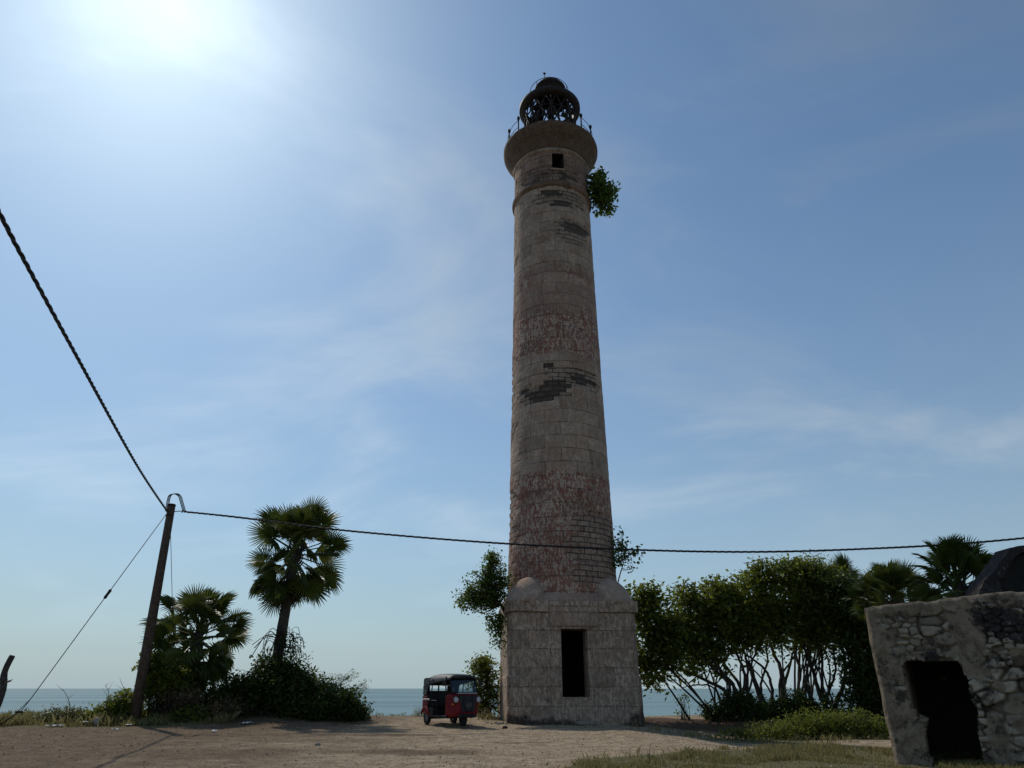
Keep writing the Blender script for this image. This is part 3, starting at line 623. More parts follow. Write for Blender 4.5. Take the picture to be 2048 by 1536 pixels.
def fan_palm(label, base, crown, scale, n, seed, trunk_r=(.22, .17), elev=(82, -55), old=5, skirt=0, group='fan palms', lean=None, flat=1.):
    rg = random.Random(seed); t = thing('fan_palm', label, 'palm tree', base, 0, group); base = Vector(base); crown = Vector(crown)
    b = MB(); pts = smooth_path([base - Vector((0, 0, .3)), base.lerp(crown, .5) + (Vector(lean) if lean else Vector((0, 0, 0))), crown], 12); k = len(pts)
    rad = [(trunk_r[0] + (trunk_r[1] - trunk_r[0]) * i / (k - 1)) * (1.25 if i == 0 else 1) * rg.uniform(.95, 1.07) for i in range(k)]
    b.tube(pts, rad, 12); 
    ax = (pts[-1] - pts[-2]).normalized()
    for j in range(26):                                   # old leaf bases clasping the top of the trunk
        h = rg.uniform(0, .85) * scale; a = rg.uniform(0, 6.28); p = crown - ax * h; o = Vector((math.cos(a), math.sin(a), 0))
        b.tube([p + o * trunk_r[1] * .7, p + o * (trunk_r[1] + .12 * scale) + Vector((0, 0, .18 * scale)), p + o * (trunk_r[1] + .3 * scale * rg.random()) + Vector((0, 0, .36 * scale))], [.05, .04, .02], 4, caps=False)
    b.build('trunk', M['palmbark'], t)
    def put(me, el, az, sc, roll):
        d = Vector((math.cos(el) * math.cos(az), math.cos(el) * math.sin(az), math.sin(el)))
        side = Vector((-math.sin(az), math.cos(az), 0)); upv = d.cross(side) if False else side.cross(d) * -1
        upv = d.cross(side); upv = upv if upv.z >= 0 or el < -1 else -upv
        rot = Matrix((d, upv.cross(d), upv)).transposed().to_4x4() @ Matrix.Rotation(roll, 4, 'X')
        o = bpy.data.objects.new('frond', me); COL.objects.link(o); o.parent = t
        o.matrix_local = Matrix.Translation(crown - base - ax * (.5 * scale * (1 - (math.sin(el) + 1) / 2)) + d * .08) @ rot @ Matrix.Scale(sc, 4)
    for i in range(n):
        q = (i + .5) / n; el = R(elev[0] + (elev[1] - elev[0]) * q ** .95 + rg.uniform(-9, 9)); az = i * 2.39996 + rg.uniform(-.25, .25)
        put(rg.choice(FR), el, az, scale * rg.uniform(.86, 1.06) * (1 if q > .12 else .85), rg.uniform(-1.25, 1.25))
    for i in range(old): put(rg.choice(FO), R(rg.uniform(-55, -85)), rg.uniform(0, 6.28), scale * rg.uniform(.75, .95), rg.uniform(-.6, .6))
    return t

# ------------------------------------------------------------------ palms and thicket on the left
def gpt(x, y, dz=0): return (x, y, gz1(x, y) + dz)
fan_palm('tallest fan palm on a bare dark trunk above the thicket left of the rickshaw', gpt(-9.95, 31.5), at(592, 1097, 31.5), 1.12, 44, 3, (.25, .19), (88, -66), 7)
fan_palm('short bushy fan palm standing just right of the wooden utility pole', gpt(-13.2, 31.2), at(397, 1265, 31.2), 1.02, 58, 8, (.24, .2), (88, -80), 6)
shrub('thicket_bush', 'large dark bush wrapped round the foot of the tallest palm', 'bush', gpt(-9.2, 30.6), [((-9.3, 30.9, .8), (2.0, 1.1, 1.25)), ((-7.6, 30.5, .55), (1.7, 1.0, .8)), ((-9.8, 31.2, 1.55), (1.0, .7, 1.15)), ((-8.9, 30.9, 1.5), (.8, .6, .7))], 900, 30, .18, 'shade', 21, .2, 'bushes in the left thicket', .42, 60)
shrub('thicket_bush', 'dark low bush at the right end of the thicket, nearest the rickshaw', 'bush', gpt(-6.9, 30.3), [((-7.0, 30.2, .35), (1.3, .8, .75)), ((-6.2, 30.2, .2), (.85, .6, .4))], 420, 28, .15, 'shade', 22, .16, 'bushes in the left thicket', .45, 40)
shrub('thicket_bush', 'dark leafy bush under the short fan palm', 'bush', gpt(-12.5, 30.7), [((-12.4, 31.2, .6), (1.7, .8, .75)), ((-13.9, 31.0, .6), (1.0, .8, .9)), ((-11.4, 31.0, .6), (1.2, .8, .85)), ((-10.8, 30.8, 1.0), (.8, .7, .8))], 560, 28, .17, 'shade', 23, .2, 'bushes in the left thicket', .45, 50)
shrub('climbing_vine', 'yellow green leafy shrub lit in front of the short fan palm', 'bush', gpt(-13.7, 30.0), [((-13.95, 29.7, 2.05), (.75, .4, .5)), ((-13.3, 29.7, 1.6), (.6, .4, .5)), ((-14.0, 29.6, 1.2), (.4, .3, .5))], 120, 22, .16, 'yel', 24, .14, None, .6, 22)
shrub('weed_clump', 'bright yellow green weed at the front foot of the thicket', 'bush', gpt(-12.2, 29.3), [((-12.2, 29.3, .38), (.75, .4, .28))], 40, 22, .12, 'yel', 25, .12, None, .55, 16)
shrub('dry_brush', 'heap of dry brown brushwood under the short palm', 'brushwood', gpt(-12.6, 29.4), [((-12.7, 29.5, .85), (.95, .5, .4)), ((-11.0, 29.5, .4), (.9, .5, .4))], 170, 16, .12, 'dry', 26, .16, None, .3, 80, .018, part='dead_leaves')
shrub('bank_shrub', 'green shrub to the left of the utility pole foot', 'bush', gpt(-15.1, 29.6), [((-14.9, 29.5, .5), (.7, .6, .6)), ((-15.7, 29.6, .22), (.8, .5, .32))], 260, 24, .13, 'leaf', 27, .13, 'low shrubs on the left bank', .5, 30)
shrub('bank_shrub', 'dull olive low shrub furthest left on the grassy bank', 'bush', gpt(-17.4, 29.5), [((-17.0, 29.5, .22), (1.0, .6, .34)), ((-18.9, 29.7, .1), (1.2, .5, .2))], 300, 22, .11, 'olive', 28, .13, 'low shrubs on the left bank', .4, 40, .014)
shrub('feathery_shrub', 'pale feathery branches reaching right out of the thicket above the dark bush', 'bush', gpt(-7.9, 30.6), [((-6.95, 30.6, 1.62), (.75, .3, .16)), ((-7.6, 30.6, 1.35), (.6, .4, .5)), ((-6.3, 30.5, 1.85), (.45, .2, .1)), ((-5.9, 30.5, 1.15), (.3, .2, .4))], 70, 16, .085, 'fig', 29, .1, None, .3, 50, .014)
def bare_twig(label, base, pts, r, seed, group='bare twigs on the bank'):
    t = thing('bare_twig', label, 'twig', base, 0, group); rg = random.Random(seed); b = MB(); P = smooth_path([Vector(base) - Vector((0, 0, .1))] + pts, 5); k = len(P)
    b.tube(P, [r * (1 - .8 * i / k) for i in range(k)], 5)
    for i in range(3, k, 2):
        d = Vector((rg.uniform(-.5, .5), rg.uniform(-.2, .2), rg.uniform(.1, .45))); b.tube([P[i], P[i] + d * .5, P[i] + d], [r * .45, r * .3, r * .12], 4, caps=False)
    b.build('branch', M['wire'], t)
bare_twig('leaning bare grey twig rising from the grass, leftmost of the three bare twigs', gpt(-17.0, 29.4), [at(140, 1412, 29.4), at(126, 1378, 29.4)], .022, 1)
bare_twig('thin bare twig standing between the leftmost twig and the pole', gpt(-15.7, 29.4), [at(217, 1395, 29.4), at(210, 1369, 29.4)], .02, 2)
bare_twig('forked bare twig standing close to the left side of the pole', gpt(-15.2, 29.6), [at(250, 1395, 29.6), at(243, 1366, 29.6)], .02, 3)
# bent twigs and hanging roots around the tall palm's trunk
t = thing('dead_creeper', 'tangle of dead creeper hanging round the tall palm trunk', 'creeper', gpt(-9.8, 31.2)); rg_ = random.Random(9); b = MB()
for k in range(46):
    a = rg_.uniform(-.3, 3.5); p = at(rg_.uniform(552, 590), rg_.uniform(1262, 1300), 31.3); L = rg_.uniform(.3, .95); dx = math.cos(a) * L
    b.tube(smooth_path([p, p + Vector((dx * .55, rg_.uniform(-.4, .3), rg_.uniform(-.05, .25))), p + Vector((dx, rg_.uniform(-.6, .3), -rg_.uniform(.2, 1.3)))], 4), rg_.uniform(.008, .02), 4, caps=False)
b.build('stems', M['bark'], t)
v_, f_, tn_ = leaf_cloud(clumps_in([(tuple(at(575, 1275, 31.1)), (.9, .4, .18)), (tuple(at(570, 1320, 31.1)), (1.1, .5, .8))], 70, np.random.default_rng(4)), 14, .13, .11, np.random.default_rng(5)); np_obj('foliage', v_, f_, M['shade'], t, attrs=dict(tone=tn_))
# cut palm trunk at the left edge of the picture
t = thing('dead_palm_trunk', 'bent broken dead palm trunk at the left edge by the sea', 'dead tree', gpt(-14.9, 22)); b = MB()
b.tube(smooth_path([(-14.95, 22, -.3), at(2, 1392, 22), at(9, 1345, 22), at(25, 1311, 22)], 6), [.10] * 6 + [.09] * 6 + [.08] * 6 + [.07], 10); b.build('trunk', M['palmbark'], t)
b = MB(); 
for px, py in ((26, 1359), (24, 1362), (16, 1358), (-14, 1340), (-10, 1352), (-25, 1362)): b.tube([at(6, 1368, 22), at((px + 6) / 2, (py + 1366) / 2, 21.95), at(px, py, 21.9)], [.03, .02, .006], 4)
b.build('leaf_stubs', M['dryw'], t)

# ------------------------------------------------------------------ plants rooted in and round the lighthouse
def wall_tree(name, label, base, path, r, ells, n, n_per, size, m, seed, spread, aspect=.55, droop=.6, hang=None, shell=.5):
    rg = np.random.default_rng(seed); t = thing(name, label, 'tree', base); b = MB(); P = smooth_path([base] + path, 6); k = len(P)
    b.tube(P, [r * (1 - .7 * i / k) for i in range(k)], 7); c = clumps_in(ells, n, rg, shell); twiggy(b, P[len(P) // 3:], c, rg, r * .38)
    if hang:
        for (x, y, z0, z1) in hang:
            q = smooth_path([(x, y, z0), (x + rg.normal(0, .06), y, (z0 + z1) / 2), (x + rg.normal(0, .12), y, z1)], 5); b.tube(q, .008, 4, caps=False); c = np.concatenate([c, np.array([tuple(p) for p in q[2::2]])])
    b.build('trunk', M['bark'], t); v, f, tn = leaf_cloud(c, n_per, spread, size, rg, aspect, droop=droop); np_obj('crown', v, f, M[m], t, attrs=dict(tone=tn)); return t
A_ = lambda px, py, Y: tuple(at(px, py, Y))
wall_tree('fig_tree', 'small fig tree growing out of the left cornice of the lighthouse base', at(1012, 1228, 30.4), [at(1002, 1210, 30.2), at(985, 1190, 30.1), at(972, 1165, 30)], .085,
          [(A_(965, 1175, 30), (.85, .7, .62)), (A_(938, 1200, 30), (.55, .5, .42)), (A_(985, 1140, 30), (.5, .5, .5)), (A_(985, 1118, 30), (.25, .25, .25)), (A_(975, 1205, 30), (.6, .5, .45)), (A_(1000, 1165, 30.2), (.45, .4, .7))], 210, 22, .13, 'fig', 31, .13,
          hang=[(tuple(at(x, 1232, 30))[0], 30.0, tuple(at(x, 1228, 30))[2], tuple(at(x, y, 30))[2]) for x, y in ((982, 1262), (990, 1290), (996, 1275), (1000, 1300), (1004, 1262), (986, 1248), (999, 1250), (1002, 1282))])
wall_tree('fig_sapling', 'thin sparse sapling growing from the right corner of the lighthouse base', at(1234, 1172, 30.6), [at(1241, 1145, 30.6), at(1248, 1120, 30.6), at(1246, 1085, 30.6)], .032,
          [(A_(1250, 1110, 30.6), (.5, .4, .32)), (A_(1238, 1090, 30.6), (.32, .3, .35)), (A_(1240, 1068, 30.6), (.18, .2, .22)), (A_(1275, 1105, 30.6), (.38, .3, .2)), (A_(1268, 1135, 30.6), (.32, .2, .2)), (A_(1234, 1122, 30.6), (.15, .2, .3))], 62, 6, .14, 'fig', 32, .12, .85, .9)
wall_tree('fig_bush', 'leafy fig bush growing high on the right side of the lighthouse shaft', at(1180, 392, 31.2), [at(1188, 385, 31), at(1198, 375, 30.9)], .09,
          [(A_(1200, 385, 31), (.75, .7, 1.0)), (A_(1192, 358, 31), (.5, .5, .65)), (A_(1210, 405, 31), (.5, .5, .6)), (A_(1214, 380, 31), (.4, .4, .6))], 120, 13, .23, 'fig', 33, .17, .6, 1.0, shell=.6)
shrub('broadleaf_bush', 'tall leafy bush between the rickshaw and the lighthouse base', 'bush', gpt(-1.2, 32.6), [((-1.15, 32.6, 1.7), (.72, .6, .85)), ((-1.0, 32.6, .8), (.6, .5, .8)), ((-1.35, 32.6, 2.2), (.4, .4, .4))], 150, 24, .14, 'leaf', 34, .15, None, .5, 30)
for i, (x, y, lab) in enumerate(((-3.7, 32.2, 'small green weed beside the rear wheel of the rickshaw'), (-.95, 30.6, 'dry weed tuft at the left foot of the lighthouse base'))):
    shrub('weed', lab, 'plant', gpt(x, y), [((x, y, .25), (.4, .25, .28))], 26, 14, .09, 'grassg' if i == 0 else 'dry', 40 + i, .1, None, .25, 14, .01)

# ------------------------------------------------------------------ utility pole and cables
PB = Vector(gpt(-14.2, 29.2)); PT = at(344, 1008, 29.2)
t = thing('utility_pole', 'tall dark wooden utility pole standing left of the short fan palm', 'pole', PB)
b = MB(); b.tube([PB - Vector((0, 0, .4)), PB.lerp(PT, .3), PB.lerp(PT, .6), PT - Vector((0, 0, .02)), PT], [.205, .19, .17, .15, .12], 14); b.build('post', M['pole'], t)
b = MB(); hk = PT - Vector((0, 0, .34)); b.tube([hk + Vector((-.16, -.02, .0)), hk + Vector((.55, -.05, .03))], .018, 6); b.tube([hk + Vector((.5, -.05, -.04)), hk + Vector((.58, -.05, .06)), hk + Vector((.62, -.05, 0))], .03, 6); b.build('strain_hook', M['iron'], t)
for zf in (.06, .5): 
    b = MB(); c_ = PT - Vector((0, 0, zf)); b.lathe([(.155, -.03), (.162, -.03), (.162, .03), (.155, .03)], 14, c_); b.build('band', M['iron'], t)
def bundle(name, label, ctrl, strands=3, hr=.024, r=.021, pitch=.85, step=.12, group='twisted overhead cables'):
    P = smooth_path(ctrl, 40); L = [0]
    for i in range(1, len(P)): L.append(L[-1] + (P[i] - P[i - 1]).length)
    n = int(L[-1] / step); s = np.linspace(0, L[-1], n); X = np.stack([np.interp(s, L, [p[k] for p in P]) for k in range(3)], 1); b = MB()
    T = np.gradient(X, axis=0); T /= np.linalg.norm(T, axis=1)[:, None]; Sd = np.cross(T, (0, 0, 1.)); Sd /= np.linalg.norm(Sd, axis=1)[:, None]; Up = np.cross(Sd, T)
    for k in range(strands):
        a = 2 * math.pi * (s / pitch + k / strands) + .9 * np.sin(s * .9) + .7 * np.sin(s * .37 + 1); b.tube(X + (Sd * np.cos(a)[:, None] + Up * np.sin(a)[:, None]) * hr, r, 5)
    return tag(b.build(name, M['cable']), label, 'cable', group)
cl = [hk + Vector((-.14, 0, .03)), Vector((-12.15, 21.8, 7.9)), Vector((-9.95, 14.3, 8.27)), Vector((-8.93, 10.9, 8.42)), Vector((-8.45, 9.3, 8.52)), Vector((-5.9, 1, 9.05))]
bundle('overhead_cable', 'black twisted cable climbing from the pole to the upper left', cl)
cr = [hk + Vector((.6, -.05, 0))] + [at(x, y, Y) for x, y, Y in ((480, 1035, 28.8), (700, 1062, 28.5), (1024, 1088, 28.1), (1400, 1103, 27.7), (1700, 1099, 27.4), (2048, 1076, 27.0))]; cr.append(cr[-1] + (cr[-1] - cr[-2]) * 1.4 + Vector((0, 0, .6)))
bundle('overhead_cable', 'black twisted cable sagging from the pole across the lighthouse to the right', cr)
b = MB()
for k in range(3):
    o_ = Vector((.03 * (k - 1), .04 * (k - 1), .02 * k)); b.tube(smooth_path([p + o_ for p in (hk + Vector((-.17, 0, .02)), at(337, 1000, 29.1), at(341, 991, 29.1), at(351, 988.5, 29.1), at(359, 993, 29.1), at(363, 1005, 29.1), hk + Vector((.6, -.05, 0)))], 6), .019, 5)
tag(b.build('jumper_cable', M['cable']), 'short black cable loop arched over the top of the pole', 'cable')
t = thing('guy_wire', 'thin steel guy wire slanting from the pole top down to the left bank', 'wire', gpt(-17.9, 27))
ga, gb, gc = hk + Vector((-.15, 0, -.08)), at(38, 1424, 27), at(62, 1397, 27.1); an = Vector(gpt(-18.15, 27.0, -.2))
b = MB(); b.tube([ga, gc], .017, 5); b.build('strand', M['wire'], t)
b = MB(); b.tube([gc, gb + Vector((-.05, 0, 0))], .015, 5); b.tube([gc, gb + Vector((.07, 0, .02))], .015, 5); b.build('stay_rod', M['wire'], t)
b = MB(); b.tube([gb, an], .022, 5); b.box(gb + Vector((-.12, -.03, -.03)), gb + Vector((.13, .03, .03))); b.build('anchor', M['iron'], t)
m_ = at(217, 1186, 28.0); dv = (ga - gc).normalized(); m_ = gc + dv * (m_ - gc).dot(dv); b = MB(); b.tube([m_ - dv * .2, m_ - dv * .15, m_, m_ + dv * .15, m_ + dv * .2], [.03, .06, .05, .06, .03], 8); b.build('insulator', M['iron'], t)
b = MB(); b.tube([PT - Vector((-.12, 0, .95)), Vector((-14.1, 32.4, .2))], .012, 5); tag(b.build('stay_wire', M['wire']), 'thin wire dropping from the pole to behind the short palm', 'wire')

# ------------------------------------------------------------------ auto rickshaw (x forward, y to its left)
def build_rickshaw():
    red = simple('red_paint', (.15, .004, .008), .5, var=.2, sc=3, bump=.05, spec=.25); blk = simple('black_plastic', (.015, .015, .017), .45, var=.2, sc=8, bump=.05); canv = simple('black_canvas', (.035, .037, .04), .6, var=.25, sc=6, bump=.2, spec=.45)
    rub = simple('tyre_rubber', (.02, .02, .021), .85, var=.2, sc=9); chrome = simple('chrome', (.6, .6, .6), .15, 1., .05, 5, .0); lamp = simple('lamp_glass', (.45, .46, .46), .15, 0, .1, 5, 0, .6); pale = simple('pale_band', (.42, .42, .40), .5, var=.15, sc=20); seatm = simple('seat_vinyl', (.03, .022, .02), .5, var=.2, sc=8); amber = simple('amber_lens', (.55, .16, .02), .25, var=.1)
    gt = NT('windscreen_glass'); gl = gt.new('BsdfTransparent'); gl.inputs[0].default_value = (.66, .72, .73, 1); gg = gt.new('BsdfGlossy'); gg.inputs['Roughness'].default_value = .03; mx = gt.new('MixShader'); mx.inputs[0].default_value = .07
    gt.t.links.new(gl.outputs[0], mx.inputs[1]); gt.t.links.new(gg.outputs[0], mx.inputs[2]); gt.t.links.new(mx.outputs[0], gt.out.inputs[0]); glass = gt.m
    px, py = -2.16, 27.95; hd = R(-90 + 31)
    t = thing('auto_rickshaw', 'red three wheeled auto rickshaw with a black canvas roof parked by the sea', 'auto rickshaw', (px, py, gz1(px, py) + .02), hd)
    O = lambda b, n, m, p=t, bv=0: b.build(n, m, p, True, bv)
    S = lambda y: 1 if y > 0 else -1
    def prof(x, hw, z0, z1, rd=.06):
        return [(x, -hw, z0 + rd), (x, -hw, z1 - rd), (x, -hw + rd, z1), (x, hw - rd, z1), (x, hw, z1 - rd), (x, hw, z0 + rd), (x, hw - rd, z0), (x, -hw + rd, z0)]
    b = MB(); b.loft([prof(x, hw, z0, z1) for x, hw, z0, z1 in ((-1.27, .60, .46, .92), (-1.2, .65, .36, 1.0), (-.80, .66, .34, 1.0), (-.74, .66, .34, .9))]); O(b, 'rear_body', red, bv=.015)
    b = MB(); b.box((-.735, -.62, .26), (.72, .62, .33)); b.box((-.735, -.64, .331), (-.30, .64, .56)); b.box((-.735, -.655, .562), (-.715, .655, 1.0)); O(b, 'floor', blk, bv=.01)  # black boxes behind the opening hide red body and imitate cabin shade
    b = MB(); b.loft([prof(x, hw, z0, z1, .07) for x, hw, z0, z1 in ((.58, .58, .27, 1.02), (.80, .57, .28, 1.04), (1.02, .50, .30, 1.01), (1.16, .40, .34, .92), (1.21, .30, .40, .82))], sm=False); cowl = O(b, 'front_cowl', red, bv=.02)
    b = MB(); b.box((.86, -.30, 1.02), (1.03, .46, 1.065)); O(b, 'pale_front_strip', pale, bv=.02)
    b = MB(); b.loft([[(1.20, -.36, .96), (1.20, .36, .96), (1.262, .24, .46), (1.262, -.24, .46)], [(1.06, -.36, .98), (1.06, .36, .98), (1.10, .24, .46), (1.10, -.24, .46)]]); O(b, 'nose_panel', blk, bv=.015)
    b = MB(); b.box((1.25, -.115, .59), (1.275, .115, .74)); O(b, 'number_plate', simple('dull_plate', (.07, .07, .06), .6), bv=.004)
    for s in (-1, 1):
        b = MB(); b.tube([(1.18, s * .16, .98), (1.29, s * .17, .75), (1.29, s * .11, .5), (1.26, 0, .47)], .014, 6); O(b, 'guard_bar', blk)
        b = MB(); b.lathe([(.02, -.10), (.09, -.09), (.115, 0), (.115, .03), (.10, .035)], 18, (0, 0, 0), caps=True); o = O(b, 'headlight', blk); o.location = (1.13, s * .44, .84); o.rotation_euler = (0, R(90), 0)
        b = MB(); b.lathe([(.10, 0), (.105, .02), (.10, .03)], 18, (0, 0, .03)); o2 = b.build('lamp_rim', chrome, o, True); b = MB(); b.ball((0, 0, .03), .096, 14, 8, sc=(1, 1, .35)); b.build('lamp_lens', lamp, o, True)
        b = MB(); b.ball((1.07, s * .52, .69), .045, 8, 6, sc=(1, 1, .7)); O(b, 'turn_signal', amber)
        b = MB(); b.tube([(.62, s * .56, 1.5), (.74, s * .70, 1.48), (.76, s * .74, 1.44)], .012, 5); o = O(b, 'side_mirror', blk); b = MB(); b.box((.73, s * .74 - .055, 1.28), (.76, s * .74 + .055, 1.46)); b.build('mirror_head', blk, o, True, .015)
    b = MB(); b.loft([prof(x, hw, z0, z1, .05) for x, hw, z0, z1 in ((.92, .40, .25, .36), (1.2, .34, .27, .40), (1.26, .25, .30, .38))]); O(b, 'front_bumper', blk, bv=.015)
    # windscreen: raked frame, glass, wiper
    W = lambda y, q: (.96 - .26 * q, y, 1.07 + .47 * q)
    b = MB()
    for s in (-1, 1): b.tube([W(s * .50, -.05), W(s * .505, .5), W(s * .50, 1.05)], .032, 6)
    b.tube([W(-.5, 0), W(.5, 0)], .028, 6); b.tube([W(-.5, 1), W(.5, 1)], .03, 6); fr_ = O(b, 'windscreen_frame', blk)
    b = MB(); q_ = [W(-.49, .03), W(.49, .03), W(.49, .98), W(-.49, .98)]; b.add(q_ + [(p[0] - .006, p[1], p[2]) for p in q_], [(0, 1, 2, 3), (7, 6, 5, 4), (0, 4, 5, 1), (1, 5, 6, 2), (2, 6, 7, 3), (3, 7, 4, 0)]); b.build('glass', glass, fr_, True)
    b = MB(); b.tube([(.985, .16, 1.10), (.90, .02, 1.27), (.86, -.02, 1.36)], .009, 4); b.build('wiper', blk, fr_, True)
    # canvas hood: one bent shell from the windscreen head over the back
    sec = [(.80, 1.50, 1.60, .56), (.74, 1.50, 1.655, .58), (.45, 1.47, 1.68, .62), (.0, 1.42, 1.70, .65), (-.5, 1.38, 1.70, .665), (-.9, 1.32, 1.67, .67), (-1.14, 1.26, 1.58, .66), (-1.24, 1.24, 1.50, .64)]
    rings = []
    for x, ze, zt, hw in sec:
        q = []
        for k in range(15):
            u = -1 + 2 * k / 14; q.append((x, hw * u, ze + (zt - ze) * (1 - abs(u) ** 5)))
        rings.append(q + [(p[0], p[1] * .97, p[2] - .03) for p in reversed(q)])
    b = MB(); b.loft(rings, sm=True); hood = O(b, 'hood', canv)
    b = MB(); b.loft([[(-1.14, -.62, 1.45), (-1.14, .62, 1.45), (-1.14, .62, 1.5), (-1.14, -.62, 1.5)]] * 1 + [[(-1.16, -.62, 1.32), (-1.16, .62, 1.32), (-1.13, .62, 1.32), (-1.13, -.62, 1.32)]], caps=False)
    for (y0, y1, z0, z1) in ((-.63, .63, 1.30, 1.53), (-.63, .63, .98, 1.10), (-.63, -.36, 1.10, 1.30), (.36, .63, 1.10, 1.30), (-.03, .03, 1.10, 1.30)): b.box((-1.235 + .06 * (z0 - .98), y0 + .002, z0 + .001), (-1.215 + .06 * (z0 - .98), y1 - .002, z1 - .001))
    O(b, 'rear_curtain', canv)
    for s in (-1, 1):
        b = MB(); v = [(-1.18, s * .64, .98), (-.88, s * .66, .98), (-.78, s * .655, 1.25), (-.66, s * .65, 1.50), (-.5, s * .645, 1.57), (-1.1, s * .64, 1.56), (-1.17, s * .64, 1.4)]
        b.add(v + [(p[0], p[1] - s * .02, p[2]) for p in v], [tuple(range(7)), tuple(range(13, 6, -1))] + [(k, (k + 1) % 7, (k + 1) % 7 + 7, k + 7) for k in range(7)]); O(b, 'side_curtain', canv)
        b = MB(); b.tube([(-.45, s * .63, .6), (-.45, s * .64, 1.05), (-.40, s * .635, 1.55)], .02, 6); b.tube([(.60, s * .56, 1.0), (.58, s * .58, 1.3), (.56, s * .57, 1.6)], .024, 6); O(b, 'hood_post', blk)
        b = MB(); b.tube([(-.46, s * .64, .62), (-.44, s * .65, .80), (.02, s * .65, .80), (.06, s * .65, .34)], .016, 6); O(b, 'side_rail', blk)
        b = MB(); b.loft([[(x, s * .655, z0), (x, s * .675, z0 + .02), (x, s * .675, z1 - .02), (x, s * .655, z1)] for x, z0, z1 in ((-1.12, .80, .86), (-.58, .80, .86))]); O(b, 'body_molding', pale)
        b = MB(); b.tube([(-.95 + .33 * math.cos(q), s * .64, .30 + .27 * math.sin(q)) for q in np.linspace(.1, math.pi - .1, 9)], .035, 6); O(b, 'wheel_arch', red)
        b = MB(); b.box((-1.235, s * .5 - .06, .78), (-1.21, s * .5 + .06, .9)); O(b, 'tail_light', simple('tail_lens', (.35, .01, .01), .3))
    b = MB(); b.box((-1.0, -.55, .58), (-.50, .55, .72)); b.box((-1.12, -.55, .74), (-.98, .55, 1.12)); O(b, 'passenger_seat', seatm, bv=.03)
    b = MB(); b.box((.05, -.26, .52), (.36, .26, .66)); b.box((-.03, -.28, .34), (.02, .28, .92)); O(b, 'driver_seat', seatm, bv=.03)
    b = MB(); b.tube([(.78, 0, .6), (.62, 0, 1.0)], .03, 8); b.tube([(.58, -.30, 1.06), (.62, -.12, 1.02), (.62, .12, 1.02), (.58, .30, 1.06)], .017, 6); O(b, 'handlebar', blk)
    for (x, y, st) in ((.86, 0, 1), (-.95, -.54, 0), (-.95, .54, 0)):
        b = MB(); prof_ = [(.12, -.05), (.19, -.062), (.225, -.05), (.235, -.02), (.235, .02), (.225, .05), (.19, .062), (.12, .05)]; b.lathe(prof_, 26); o = O(b, 'wheel', rub); o.location = (x, y, .225); o.rotation_euler = (R(90), 0, 0)
        b = MB(); b.lathe([(.02, -.03), (.06, -.045), (.115, -.035), (.13, -.045), (.13, .045), (.115, .035), (.06, .045), (.02, .03)], 20, caps=True); b.build('rim', simple('grey_rim', (.16, .16, .17), .5) if not st else blk, o, True)
    b = MB(); b.loft([[(.86 + (.27 + dr) * math.cos(q), y, .225 + (.27 + dr) * math.sin(q)) for y, dr in ((-.09, -.03), (-.06, 0), (.06, 0), (.09, -.03))] for q in np.linspace(.2, math.pi - .2, 10)], close=False); o = O(b, 'front_mudguard', blk); o.modifiers.new('thickness', 'SOLIDIFY').thickness = .01
    b = MB(); b.tube([(-.95, -.5, .225), (-.95, .5, .225)], .05, 8); b.box((-1.15, -.3, .2), (-.7, .3, .34)); O(b, 'rear_axle', blk)
build_rickshaw()

